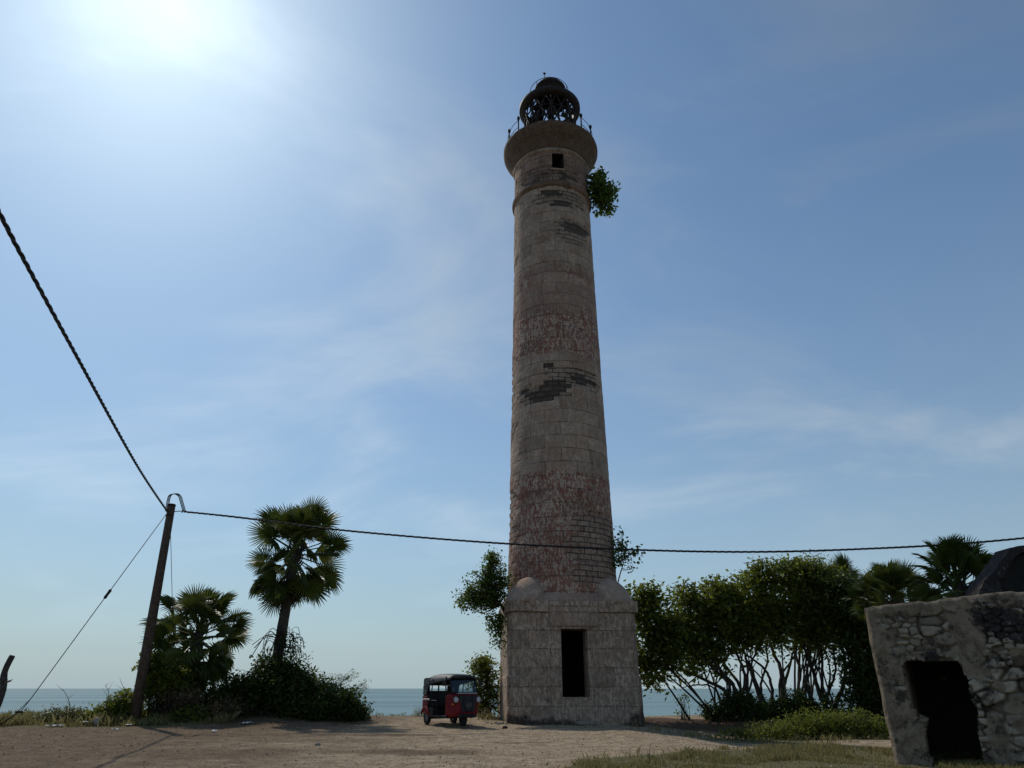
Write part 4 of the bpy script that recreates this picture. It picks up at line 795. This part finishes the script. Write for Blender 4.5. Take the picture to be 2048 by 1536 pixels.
# ------------------------------------------------------------------ ruined masonry hut on the right
RA = Vector((7.03, 14.6, 0)); RD = Vector((.854, -.52, 0)).normalized(); RN = Vector((RD.y, -RD.x, 0))      # RN looks out of the wall towards the yard
def build_ruin():
    t = thing('ruined_hut', 'ruined rubble stone hut with a dark ragged doorway at the right edge', 'ruin', (7.4, 14.0, 0))
    rg = np.random.default_rng(77); st = .02; S1 = 5.2
    ss = np.arange(0, S1 + st, st); zz = np.arange(-.3, 2.95, st); S, Z = np.meshgrid(ss, zz); s, z = S.ravel(), Z.ravel(); n = len(ss)
    P3 = np.stack([s, z, 0 * s], 1); wob = fbm(P3, 1.3, 3, 5) - .5; jit = fbm(P3, 8, 3, 57) - .5
    top_f = lambda q: 2.73 + .065 * q + .05 * (fbm(np.stack([q, q * 0, q * 0], 1), .9, 3, 6) - .5) - .035 * sstep(.54, .72, fbm(np.stack([q, q * 0 + 4, q * 0], 1), 2.6, 4, 16))
    ztop = top_f(s)
    zz_ = np.minimum(z, ztop)
    # rubble courses: jittered, flattened Voronoi stones of very different size
    def stones(sx, sz, seed):
        r2 = np.random.default_rng(seed); pts = []
        for j in range(int(3.4 / sz) + 1):
            for i in range(int(S1 / sx) + 2): pts.append(((i + .5 * (j % 2)) * sx + r2.normal(0, sx * .24), -.35 + j * sz + r2.normal(0, sz * .22)))
        pts = np.array(pts); tone = r2.uniform(0, 1, len(pts)); d1 = np.full(len(s), 9.); d2 = np.full(len(s), 9.); i1 = np.zeros(len(s), int)
        for k, (a, b_) in enumerate(pts):
            near = np.where((np.abs(s - a) < sx * 2) & (np.abs(z - b_) < sz * 2))[0]
            d = np.hypot((s[near] + wob[near] * .12 + jit[near] * .05 - a) / sx, (z[near] + wob[near] * .08 + jit[near] * .03 - b_) / sz); c = d < d1[near]; n1 = near[c]; d2[n1] = d1[n1]; d1[n1] = d[c]; i1[n1] = k
            c2 = (~c) & (d < d2[near]); n2 = near[c2]; d2[n2] = d[c2]
        return d2 - d1, tone[i1]
    eb, tb = stones(.36, .185, 1); es, ts = stones(.19, .10, 2); big = fbm(P3, 1.6, 4, 9) + .10 * sstep(1.3, 2.0, s) * sstep(2.0, 1.4, z) > .50
    e = np.where(big, eb, es); tone = np.where(big, tb, ts)
    # plaster still clings at the left margin, beside the door and over the lintel
    pm = fbm(P3, 1.1, 4, 15) - .5
    pl = np.maximum.reduce([sstep(.30, .16, s + pm * .35) * 1., sstep(.62, .45, np.hypot((s - .35) / .45, (z - .95) / .5) + pm * .5), sstep(.85, .6, np.hypot((s - 1.72) / .26, (z - 2.2) / .75) + pm * .9), sstep(1.0, .7, np.hypot((s - .4) / .5, (z - .15) / .6) + pm * .6),
                            sstep(2.5, 2.62, z + pm * .5 - .065 * s) * .9, sstep(.8, .5, np.hypot((s - 1.75) / .22, (z - .35) / .7) + pm * .7), sstep(.08, .02, np.abs(z - 1.83) + np.where((s > .46) & (s < 1.5), 0, 1) + pm * .04), sstep(.10, .16, pm + .03 * sstep(1.3, .3, s) - .10 * sstep(1.5, 2.0, s)), sstep(.13, .18, fbm(P3, 3.3, 4, 88) - .5)])
    joint = sstep(.26, .08, e + (fbm(P3, 9, 3, 33) - .5) * .2) * (1 - pl)
    burn = np.maximum(.85 * sstep(1.15, .35, np.hypot((s - 2.3) / .62, (z - 2.36) / .5) + pm * 1.6), .8 * sstep(1, .5, np.hypot((s - .95) / .25, (z - 1.8) / .14) + pm))
    out = (.075 * np.clip(e / .22, 0, 1) ** .6 + (tone - .5) * .05 + (fbm(P3, 3.5, 3, 71) - .5) * .05) * (1 - pl) + .07 * pl + (fbm(P3, 7, 3, 30) - .5) * .022 + wob * .05
    rc = .10; edge = np.clip(rc - s, 0, rc); out -= edge ** 2 / rc * .9
    tope = np.clip(.09 - (ztop - zz_), 0, .09); out -= tope ** 2 / .09 * .6
    hole = [(.53, 1.735), (.47, 1.45), (.40, 1.1), (.52, .9), (.69, .70), (.62, .3), (.56, -.4), (1.40, -.4), (1.42, .3), (1.49, .68), (1.47, 1.31), (1.41, 1.72)]
    def inside(a, b_):
        r = np.zeros(len(a), bool); m = len(hole)
        for i in range(m):
            x0, y0 = hole[i]; x1, y1 = hole[(i + 1) % m]
            if y0 != y1: r ^= ((y0 > b_) != (y1 > b_)) & (a < (x1 - x0) * (b_ - y0) / (y1 - y0) + x0)
        return r
    se = s + (fbm(np.stack([z, z * 0, z * 0], 1), 2.4, 4, 64) - .45) * .06 * sstep(.35, 0, s)
    V = np.array(RA)[None] + se[:, None] * np.array(RD) + out[:, None] * np.array(RN); V[:, 2] = zz_
    idx = np.arange(len(zz) * n).reshape(len(zz), n); Fc = np.stack([idx[:-1, :-1], idx[:-1, 1:], idx[1:, 1:], idx[1:, :-1]], -1).reshape(-1, 4)
    cs, cz = s[Fc].mean(1), z[Fc].mean(1); jag = (fbm(np.stack([cs, cz, cs * 0], 1), 4.5, 4, 50) - .5) * .22
    keep = ~inside(cs + jag, cz + np.where(cz > 1.6, 0, jag)) & ((zz_[Fc].max(1) - zz_[Fc].min(1)) > 1e-4); Fk = Fc[keep]
    # reveal: every open edge round the doorway is carried back through the wall's thickness
    ed = np.concatenate([Fk[:, [0, 1]], Fk[:, [1, 2]], Fk[:, [2, 3]], Fk[:, [3, 0]]]); key = np.sort(ed, 1); _, inv, cnt = np.unique(key, axis=0, return_inverse=True, return_counts=True)
    be = ed[cnt[inv.ravel()] == 1]; mid = (s[be].mean(1) > .02) & (s[be].mean(1) < S1 - .03) & (zz_[be].mean(1) < 2.2) & (z[be].mean(1) > -.29); be = be[mid]
    off = len(V); uq, iv = np.unique(be, return_inverse=True); iv = iv.reshape(be.shape); back = V[uq] - np.array(RN) * .55; V2 = np.concatenate([V, back]); Fr = np.stack([be[:, 1], be[:, 0], iv[:, 0] + off, iv[:, 1] + off], 1)
    ex = lambda a: np.concatenate([a, a[uq]])
    np_obj('front_wall', V2, np.concatenate([Fk, Fr]), M['rubble'], t, True, np.stack([ex(s), ex(z)], 1), dict(cell=ex(tone), plaster=ex(pl), joint=ex(joint), burn=ex(burn)))
    def plain(name, b, pl_=.75, burn_=.15):
        o = b.build(name, M['rubble'], t); n_ = len(o.data.vertices)
        for an, vv in (('cell', .5), ('plaster', pl_), ('joint', 0), ('burn', burn_)): a = o.data.attributes.new(an, 'FLOAT', 'POINT'); a.data.foreach_set('value', np.full(n_, vv, np.float32))
        return o
    B = lambda s_, d_, z_: RA + RD * s_ - RN * d_ + Vector((0, 0, z_))
    # coping (top of the wall), end walls, back wall and slab
    b = MB(); rings = []
    for q in np.linspace(0, S1, 60):
        zt = float(top_f(np.array([q]))[0]); k = (fbm(np.array([[q * 3, 1, 0]]), 1, 3, 7)[0] - .5) * .03
        rings.append([B(q, .02, zt - .08), B(q, .05, zt - .012 + k), B(q, .2, zt + .005 + k), B(q, .45, zt + k), B(q, .55, zt - .05), B(q, .545, zt - .3), B(q, .1, zt - .3)])
    b.loft(rings, sm=True); plain('coping', b, .9, .05)
    def wallbox(name, s0, s1, d0, d1, z0, z1, **k):
        b = MB(); c = [B(s0, d0, z0), B(s1, d0, z0), B(s1, d1, z0), B(s0, d1, z0), B(s0, d0, z1), B(s1, d0, z1), B(s1, d1, z1), B(s0, d1, z1)]
        b.add(c, [(0, 3, 2, 1), (4, 5, 6, 7), (0, 1, 5, 4), (1, 2, 6, 5), (2, 3, 7, 6), (3, 0, 4, 7)]); return plain(name, b, **k)
    wallbox('side_wall', .045, .5, .04, 4.2, -.3, 2.66); wallbox('side_wall', S1 - .5, S1 - .03, .04, 4.2, -.3, 2.9); wallbox('back_wall', .503, S1 - .503, 3.7, 4.2, -.3, 2.62)
    wallbox('roof_slab', .503, S1 - .503, .56, 3.697, 2.2, 2.36, burn_=.9); wallbox('inner_wall', .503, S1 - .503, 2.2, 2.5, -.3, 2.197, burn_=1.)  # slab and inner wall blackened to paint in the shade of the room
    return t
build_ruin()
# raking gable of the second ruin behind the wall
def build_gable():
    t = thing('ruined_gable', 'dark raking stone gable showing above the ruined hut wall at the right edge', 'ruin', (12.6, 17.4, 0))
    Y = 16.4; pts = [at(1958, 1190, Y), at(1969, 1160, Y), at(1988, 1142, Y), at(2021, 1096, Y), at(2048, 1091, Y), at(2075, 1092, Y)]; inn = [at(2003, 1190, Y), at(2003, 1160, Y), at(2014, 1142, Y), at(2030, 1113, Y), at(2050, 1103, Y), at(2075, 1104, Y)]
    outer = [Vector((pts[0].x - .35, Y, -.2))] + pts; inner = [Vector((pts[0].x + .1, Y, -.2))] + inn
    N = 14; rings = []
    straight = lambda P: [P[i].lerp(P[i + 1], k / 6.) for i in range(len(P) - 1) for k in range(6)] + [P[-1]]
    oP, iP = straight(outer), straight(inner); rg = np.random.default_rng(6)
    for o_, i_ in zip(oP, iP):
        q = []
        for k in range(8): p = o_.lerp(i_, k / 7.); q.append(p + Vector((0, (fbm(np.array([tuple(p)]), 5, 3, 3)[0] - .5) * .12, (fbm(np.array([tuple(p)]), 4, 3, 8)[0] - .5) * .06)))
        q += [p + Vector((0, .55, 0)) for p in reversed(q)]; rings.append(q)
    b = MB(); b.loft(rings); o = b.build('raking_wall', M['rubble'], t)
    for an, vv in (('cell', .4), ('plaster', .2), ('joint', 0), ('burn', .8)): a = o.data.attributes.new(an, 'FLOAT', 'POINT'); a.data.foreach_set('value', np.full(len(o.data.vertices), vv, np.float32))
    b = MB(); q_ = [Vector((p.x, Y + .2, p.z)) for p in inner] + [Vector((inner[-1].x, Y + .2, -.2))]; q2 = [p + Vector((0, .3, 0)) for p in q_]; n_ = len(q_); b.add(q_ + q2, [tuple(range(n_ - 1, -1, -1)), tuple(range(n_, 2 * n_))] + [(k, (k + 1) % n_, (k + 1) % n_ + n_, k + n_) for k in range(n_)]); b.build('back_wall', M['dark'], t)  # dark filler sheet, its colour stands in for shade inside the gable
    b = MB(); p0, p1 = at(2034, 1122, Y + .3), at(2044, 1180, Y + .3); b.tube([p0, p1, Vector((p1.x, p1.y, 1))], .07, 8); b.build('beam', M['bark'], t)
build_gable()

# ------------------------------------------------------------------ grove on the right
def grove_tree(label, base, stems, ells, n, n_per, size, m, seed, r=.10, spread=.2, twig=70, droop=.2):
    rg = np.random.default_rng(seed); t = thing('broadleaf_tree', label, 'tree', base, 0, 'trees in the grove'); b = MB(); S = []
    for st_, rr in stems:
        P = smooth_path([Vector(base) + Vector((rg.normal(0, .15), rg.normal(0, .15), -.15))] + [Vector(p) for p in st_], 6); k = len(P)
        P = [p + Vector(rg.normal(0, .014, 3)) for p in P]; b.tube(P, [max(.014, 1.15 * rr * (1 - .7 * i / k)) for i in range(k)], 7); S += P[k // 2:]
    c = clumps_in(ells, n, rg, .42); low = c[np.argsort(c[:, 2])[:max(12, n // 5)]]
    for j in range(4):                                    # further thin stems that fork into the underside of the crown
        e = Vector(low[rg.integers(len(low))]); s0 = Vector(base) + Vector((rg.normal(0, .45), rg.normal(0, .35), -.15)); m1 = s0.lerp(e, .45) + Vector((rg.normal(0, .18), 0, .25)); P = smooth_path([s0, m1, e], 6); k = len(P)
        b.tube(P, [.052 * (1 - .65 * i / k) for i in range(k)], 6); S += P[k // 2:]
        for q in (k // 2, k // 2 + 3): e2 = P[q] + Vector((rg.normal(0, .5), rg.normal(0, .3), rg.uniform(.5, 1.0))); b.tube([P[q], P[q].lerp(e2, .5) + Vector((rg.normal(0, .08), 0, .05)), e2], [.032, .024, .014], 5, caps=False)
    c = np.concatenate([c, low[rg.integers(0, len(low), n // 6)] + rg.normal(0, 1, (n // 6, 3)) * (.35, .3, .2) - (0, 0, .45)])
    twiggy(b, S, c, rg, .020, twig); b.build('trunk', M['bark'], t)
    v, f, tn = leaf_cloud(c, n_per, spread, size, rg, .5, droop=droop); np_obj('crown', v, f, M[m], t, attrs=dict(tone=tn)); return t
def E(px, py, Y, rx, ry, rz): return (tuple(at(px, py, Y)), (rx, ry, rz))
GT = lambda x, y: gpt(x, y)
a = at
grove_tree('leafy tree nearest the lighthouse, low crown hanging left over the sea', GT(8.9, 33.6), [([a(1455, 1390, 33.6), a(1400, 1355, 33.6), a(1345, 1330, 33.6), a(1310, 1290, 33.6)], .085), ([a(1460, 1380, 33.6), a(1420, 1330, 33.4), a(1360, 1270, 33.4)], .08), ([a(1470, 1385, 33.6), a(1440, 1340, 33.6), a(1390, 1280, 33.6), a(1300, 1220, 33.6)], .09), ([a(1440, 1395, 33.6), a(1418, 1372, 33.5), a(1380, 1372, 33.5), a(1366, 1376, 33.5)], .045)],
           [E(1310, 1240, 33.6, 1.3, 1.1, 1.2), E(1285, 1205, 33.6, .8, .7, .8), E(1300, 1185, 33.6, .45, .45, .5), E(1325, 1310, 33.4, 1.0, .8, .8), E(1290, 1300, 33.6, .7, .7, 1.0), E(1345, 1275, 33.6, 1.2, 1.0, .9)], 330, 19, .235, 'leaf', 51, spread=.21)
grove_tree('leafy tree with several slanting stems and a rounded crown, second from the lighthouse', GT(9.4, 34.3), [([a(1480, 1380, 34.3), a(1450, 1330, 34.3), a(1410, 1260, 34.3)], .09), ([a(1490, 1370, 34.3), a(1475, 1310, 34.3), a(1440, 1240, 34.3)], .085), ([a(1475, 1390, 34.3), a(1435, 1345, 34.2), a(1395, 1310, 34.2)], .07), ([a(1495, 1390, 34.3), a(1505, 1335, 34.3), a(1495, 1290, 34.3)], .06)],
           [E(1385, 1225, 34.3, 1.2, 1.1, 1.1), E(1370, 1190, 34.3, .65, .6, .55), E(1440, 1225, 34.3, 1.3, 1.2, 1.25), E(1410, 1290, 34.2, 1.2, 1.0, .75), E(1445, 1185, 34.3, .9, .9, .6)], 340, 19, .235, 'leaf', 52, spread=.2)
grove_tree('leafy tree with crossing stems under the middle of the canopy', GT(11.3, 34.8), [([a(1520, 1400, 34.8), a(1505, 1350, 34.8), a(1490, 1310, 34.8), a(1475, 1260, 34.8)], .10), ([a(1495, 1390, 34.6), a(1495, 1345, 34.6), a(1510, 1310, 34.6), a(1530, 1260, 34.6)], .07), ([a(1530, 1410, 34.8), a(1522, 1370, 34.9), a(1535, 1320, 34.9), a(1528, 1270, 34.9)], .075), ([a(1545, 1380, 34.8), a(1530, 1340, 34.8), a(1500, 1315, 34.8), a(1470, 1290, 34.8)], .075)],
           [E(1500, 1195, 34.8, 1.5, 1.3, 1.25), E(1520, 1150, 34.8, .9, .8, .6), E(1470, 1250, 34.6, 1.3, 1.1, 1.0), E(1540, 1240, 34.6, 1.2, 1.0, .95), E(1515, 1140, 34.8, .4, .4, .35)], 350, 20, .225, 'leaf', 53, spread=.2)
grove_tree('leafy tree with a forked upright trunk and the tallest crown of the grove', GT(12.6, 35.2), [([a(1565, 1390, 35.2), a(1562, 1340, 35.2), a(1545, 1300, 35.2), a(1535, 1260, 35.2)], .12), ([a(1568, 1380, 35.2), a(1578, 1335, 35.2), a(1590, 1290, 35.2)], .09), ([a(1560, 1360, 35.2), a(1580, 1325, 35.2), a(1600, 1290, 35.2)], .06), ([a(1590, 1400, 35.4), a(1600, 1350, 35.4), a(1592, 1300, 35.4), a(1605, 1250, 35.4)], .08)],
           [E(1590, 1180, 35.2, 1.6, 1.3, 1.3), E(1570, 1150, 35.2, 1.0, .9, .7), E(1610, 1150, 35.2, .8, .8, .8), E(1560, 1235, 35.2, 1.3, 1.1, .9), E(1620, 1240, 35.2, 1.2, 1.1, .9)], 360, 20, .22, 'leaf', 54, spread=.2)
grove_tree('leafy tree with leaning stems beside the darkest part of the grove', GT(14.0, 34.6), [([a(1640, 1390, 34.6), a(1625, 1340, 34.6), a(1610, 1300, 34.6), a(1600, 1260, 34.6)], .11), ([a(1645, 1390, 34.6), a(1645, 1330, 34.6), a(1640, 1270, 34.6)], .09), ([a(1650, 1400, 34.6), a(1670, 1350, 34.6), a(1665, 1290, 34.6)], .08), ([a(1625, 1405, 34.4), a(1612, 1360, 34.4), a(1620, 1310, 34.4), a(1610, 1260, 34.4)], .09), ([a(1675, 1400, 34.6), a(1690, 1350, 34.6), a(1685, 1290, 34.6)], .12), ([a(1655, 1400, 34.6), a(1660, 1340, 34.5), a(1645, 1290, 34.5)], .06)],
           [E(1650, 1190, 34.6, 1.3, 1.2, 1.0), E(1665, 1165, 34.6, .9, .8, .6), E(1645, 1245, 34.6, 1.2, 1.1, .9), E(1690, 1230, 34.6, 1.2, 1.1, 1.0), E(1640, 1145, 34.6, .8, .6, .5)], 340, 30, .18, 'leaf', 55, spread=.2)
grove_tree('dark leafy tree at the right end of the grove behind the hut corner', GT(16.2, 33.6), [([a(1720, 1400, 33.6), a(1715, 1330, 33.6), a(1705, 1260, 33.6)], .16), ([a(1725, 1400, 33.6), a(1740, 1320, 33.6), a(1745, 1250, 33.6)], .1)],
           [E(1710, 1225, 33.6, 1.3, 1.1, 1.0), E(1745, 1240, 33.4, 1.1, 1.0, 1.1), E(1750, 1330, 33.4, 1.0, .9, 1.7), E(1705, 1310, 33.6, 1.0, .8, 1.2), E(1680, 1170, 33.6, .9, .8, .6), E(1730, 1190, 33.6, .8, .8, .5)], 620, 26, .17, 'shade', 56, spread=.2)
grove_tree('wispy half bare tree with thin yellowish twigs on top of the grove', GT(13.3, 36.0), [([a(1600, 1300, 36), a(1615, 1200, 36), a(1628, 1125, 36)], .06), ([a(1590, 1300, 36), a(1600, 1200, 36), a(1590, 1120, 36)], .05)],
           [E(1635, 1125, 36, .6, .4, .4), E(1590, 1128, 36, .4, .3, .3), E(1612, 1140, 36, 1.1, .6, .5), E(1650, 1140, 36, .6, .4, .3)], 90, 9, .11, 'yel', 57, spread=.16, twig=90)
fan_palm('fan palm half buried in the right end of the grove', gpt(16.9, 36.0), at(1690, 1190, 36.0), .95, 18, 15, (.24, .2), (86, -30), 4)
fan_palm('low fan palm peeping over the left end of the ruined hut wall', gpt(13.7, 26.0), at(1788, 1206, 26.0), .72, 36, 17, (.22, .18), (88, 2), 3)
fan_palm('dense fan palm rising behind the hut wall beside the dark gable', GT(11.5, 19.0), at(1918, 1166, 19.0), .62, 46, 19, (.2, .16), (88, -35), 4)
for i, (x, y, lab, ells, m) in enumerate((
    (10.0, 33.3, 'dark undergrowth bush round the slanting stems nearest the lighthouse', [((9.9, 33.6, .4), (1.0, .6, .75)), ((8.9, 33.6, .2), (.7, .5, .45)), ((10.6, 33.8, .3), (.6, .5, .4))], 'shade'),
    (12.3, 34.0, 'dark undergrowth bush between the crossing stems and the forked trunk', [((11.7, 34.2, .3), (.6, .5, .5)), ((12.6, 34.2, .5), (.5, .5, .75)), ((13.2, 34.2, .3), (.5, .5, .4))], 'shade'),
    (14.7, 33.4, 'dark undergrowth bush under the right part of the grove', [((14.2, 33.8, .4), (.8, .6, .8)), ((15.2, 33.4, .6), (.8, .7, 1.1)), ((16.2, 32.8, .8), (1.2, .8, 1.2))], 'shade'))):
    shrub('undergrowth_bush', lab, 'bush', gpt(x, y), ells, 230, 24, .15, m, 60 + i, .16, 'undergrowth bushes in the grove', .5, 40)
shrub('sapling', 'small lone sapling by the shore just right of the lighthouse', 'sapling', gpt(7.55, 33.9), [((7.55, 33.9, .75), (.22, .2, .3)), ((7.35, 33.9, .35), (.25, .2, .2)), ((7.85, 33.9, .85), (.15, .1, .12))], 18, 8, .11, 'fig', 70, .09, None, .6, 16, .014)
shrub('creeping_shrub', 'wide low yellow green shrub beside the sandy path left of the hut', 'bush', gpt(10.4, 27.6), [((9.4, 27.5, -.2), (1.1, .7, .35)), ((10.7, 27.8, .0), (1.2, .8, .55)), ((12.1, 27.8, -.05), (1.1, .8, .55)), ((8.5, 27.3, -.3), (.6, .5, .2)), ((13.2, 27.8, -.1), (.8, .7, .5))], 460, 28, .10, 'yel', 71, .14, None, .5, 70, .01)
shrub('creeping_shrub', 'grey green leafy runner at the left end of the yellow green shrub', 'plant', gpt(7.7, 27.0), [((7.7, 27.0, -.2), (.6, .3, .15))], 40, 12, .09, 'leaf', 72, .08, None, .6, 14, .008)

# ------------------------------------------------------------------ grass, stones, litter
def grass(name, x0, x1, y0, y1, n, h, m, seed, dens, wid=.008):
    rg = np.random.default_rng(seed); x = rg.uniform(x0, x1, n); y = rg.uniform(y0, y1, n); k = rg.uniform(0, 1, n) < dens(x, y); x, y = x[k], y[k]; n = len(x); z = gz(x, y)
    H = h * rg.uniform(.4, 1.3, n) * (.5 + 1.2 * clump(x, y, .6, seed + 7, .35, .7)); a = rg.uniform(0, 6.28, n); le = rg.uniform(.1, .8, n) * H; dx, dy = np.cos(a), np.sin(a); wd = wid * rg.uniform(.6, 1.4, n)
    la = rg.uniform(0, 6.28, n); lx, ly = np.cos(la) * le, np.sin(la) * le
    v = np.stack([np.stack([x - dx * wd, y - dy * wd, z - .02], 1), np.stack([x + dx * wd, y + dy * wd, z - .02], 1), np.stack([x + lx * .4 + dx * wd * .7, y + ly * .4 + dy * wd * .7, z + H * .6], 1), np.stack([x + lx, y + ly, z + H * .95], 1)], 1).reshape(-1, 3)
    o = np_obj(name, v, np.arange(n * 4).reshape(-1, 4), M[m], attrs=dict(tone=np.repeat(rg.uniform(0, 1, n), 4))); return tag(o, kind='stuff')
def clump(x, y, sc, seed, lo, hi): return sstep(lo, hi, fbm(np.stack([x, y, 0 * x], 1), sc, 4, seed))
GEX, GEY = [p[0] for p in GRASS_EDGE], [p[1] for p in GRASS_EDGE]
o = grass('turf', .4, 11.5, 12.6, 19.2, 110000, .07, 'grassg', 81, lambda x, y: sstep(.55, -.35, y - np.interp(x, GEX, GEY) + (fbm(np.stack([x, y, 0 * x], 1), 1.1, 3, 85) - .5) * 1.6) * (.04 + .9 * clump(x, y, 1.5, 82, .42, .66))); tag(o, 'short patchy green grass along the bottom right of the yard', 'grass')
o = grass('bank_grass', -30, -9, 26.6, 32, 60000, .24, 'grass', 83, lambda x, y: sstep(26.9, 28.9, y - .10 * (x + 12) + (fbm(np.stack([x, y, 0 * x], 1), .7, 4, 95) - .5) * 5) * sstep(-10.0, -12, x) * (.08 + .92 * clump(x, y, .9, 84, .38, .62)), .012); tag(o, 'tall dry grass along the left bank above the sea', 'grass')
o = grass('shore_grass', -6, 13, 25, 36, 34000, .16, 'grass', 86, lambda x, y: np.maximum(.8 * np.exp(-((x + 4.3) / 1.5) ** 2 - ((y - 32.6) / .7) ** 2), np.maximum(.5 * np.exp(-((x - 8.3) / 3.0) ** 2 - ((y - 26.2) / 1.6) ** 2), .35 * np.exp(-((x + .9) / .9) ** 2 - ((y - 30.4) / .8) ** 2))) * clump(x, y, 1.2, 87, .3, .6), .009); tag(o, 'thin dry grass tufts scattered along the shore edge', 'grass')
def gravel():
    rg = np.random.default_rng(90); n = 14000; y = 11.5 + 20.5 * rg.uniform(0, 1, n) ** 1.3; x = rg.uniform(-1, 1, n) * (y * .82 + 1) ; k = rg.uniform(0, 1, n) < (.25 + .75 * clump(x, y, .8, 91, .35, .6)); x, y = x[k], y[k]; n = len(x); z = gz(x, y)
    sz = .007 + .022 * rg.uniform(0, 1, n) ** 5 + .006 * rg.uniform(0, 1, n); base = np.array([(1, 0, -.3), (-.5, .87, -.3), (-.5, -.87, -.3), (.1, .05, .75)])
    a = rg.uniform(0, 6.28, n); ca, sa = np.cos(a), np.sin(a); V = np.repeat(base[None], n, 0) * (1 + rg.uniform(-.4, .4, (n, 4, 3))); X = V[:, :, 0] * ca[:, None] - V[:, :, 1] * sa[:, None]; Y = V[:, :, 0] * sa[:, None] + V[:, :, 1] * ca[:, None]
    P = np.stack([x[:, None] + X * sz[:, None] * 1.4, y[:, None] + Y * sz[:, None] * 1.4, z[:, None] + V[:, :, 2] * sz[:, None]], 2).reshape(-1, 3); i = np.arange(n)[:, None] * 4
    Fc = np.concatenate([i + q for q in ((0, 1, 3), (1, 2, 3), (2, 0, 3), (0, 2, 1))]); o = np_obj('gravel', P, Fc, gm_, attrs=dict(tone=np.repeat(rg.uniform(0, 1, n), 4))); tag(o, 'loose gravel and crumbs of dry leaf strewn over the yard', 'gravel', kind='stuff')
gt_ = NT('mixed_gravel'); gm_ = gt_.fin(gt_.mix(gt_.rng(gt_.attr('tone'), .25, .85), (.11, .08, .05), (.40, .33, .245)), .95, spec=.1)
gravel()
rk = random.Random(4)
STN = [(-4.6, 18.6, .07, 'small pale stone lying alone on the open sand in the lower left'), (-.25, 26.9, .10, 'dark lump of stone lying on the sand before the left corner of the lighthouse'), (-.5, 28.3, .07, 'stone in the small rubble heap at the left corner of the lighthouse'), (-.75, 28.5, .06, 'stone in the small rubble heap at the left corner of the lighthouse'), (-.35, 28.6, .08, 'stone in the small rubble heap at the left corner of the lighthouse'), (-.6, 28.75, .09, 'stone in the small rubble heap at the left corner of the lighthouse'), (-.9, 28.8, .05, 'stone in the small rubble heap at the left corner of the lighthouse'), (-.2, 28.4, .06, 'stone in the small rubble heap at the left corner of the lighthouse'), (-.48, 28.5, .06, 'stone in the small rubble heap at the left corner of the lighthouse'),
       (3.6, 15.3, .06, 'small grey stone in the grass at the bottom edge')]
for i, (x, y, r, lab) in enumerate(STN):
    rock('stone', lab, 'stone', gpt(x, y, r * .3), r, r * .8, r * .6, 20 + i, 'rubble heap stones' if 'heap' in lab else None, 'dark' if 'dark lump' in lab else 'stone')
def scrap(label, p, sx, sy, seed):
    rg = np.random.default_rng(seed); n = 6; V = []; 
    for j in range(n):
        for i in range(n): V.append((sx * (i / (n - 1) - .5), sy * (j / (n - 1) - .5), .03 + rg.uniform(0, .05)))
    b = MB(); b.add(V, [(j * n + i, j * n + i + 1, (j + 1) * n + i + 1, (j + 1) * n + i) for j in range(n - 1) for i in range(n - 1)]); o = b.build('litter_scrap', M['litter']); o.location = p; o.rotation_euler = (0, 0, seed); o.modifiers.new('thickness', 'SOLIDIFY').thickness = .006
    return tag(o, label, 'litter', 'litter scraps')
scrap('white scrap on the grass edge near the left end of the bank', gpt(-16.0, 27.2), .55, .2, 1); scrap('white scrap lying at the foot of the utility pole', gpt(-13.9, 28.2), .5, .2, 2); scrap('white scrap on the sand just below the utility pole', gpt(-13.0, 25.6), .25, .15, 3)
scrap('crumpled white bag at the front of the thicket in the middle of the bushes', gpt(-9.7, 28.5), .38, .3, 4); scrap('small white scrap on the sand below the thicket', gpt(-9.3, 24.4), .2, .14, 5); scrap('upright pale scrap in the grass left of the pole', gpt(-15.5, 28.3, .08), .3, .3, 6)
rock('mooring_stone', 'leaning pale stone in the grass left of the utility pole', 'stone', gpt(-15.2, 28.4, .12), .22, .1, .16, 55)
t = thing('grass_stalk', 'lone dark grass stalk at the bottom right of the yard', 'plant', gpt(2.55, 14.7)); b = MB()
for dx, h in ((.05, .34), (-.03, .2), (.1, .16)): b.tube([(2.55, 14.7, gz1(2.55, 14.7) - .02), (2.55 + dx * .4, 14.7, h * .55), (2.55 + dx, 14.7, h)], [.006, .005, .002], 4)
b.build('stems', M['bark'], t)
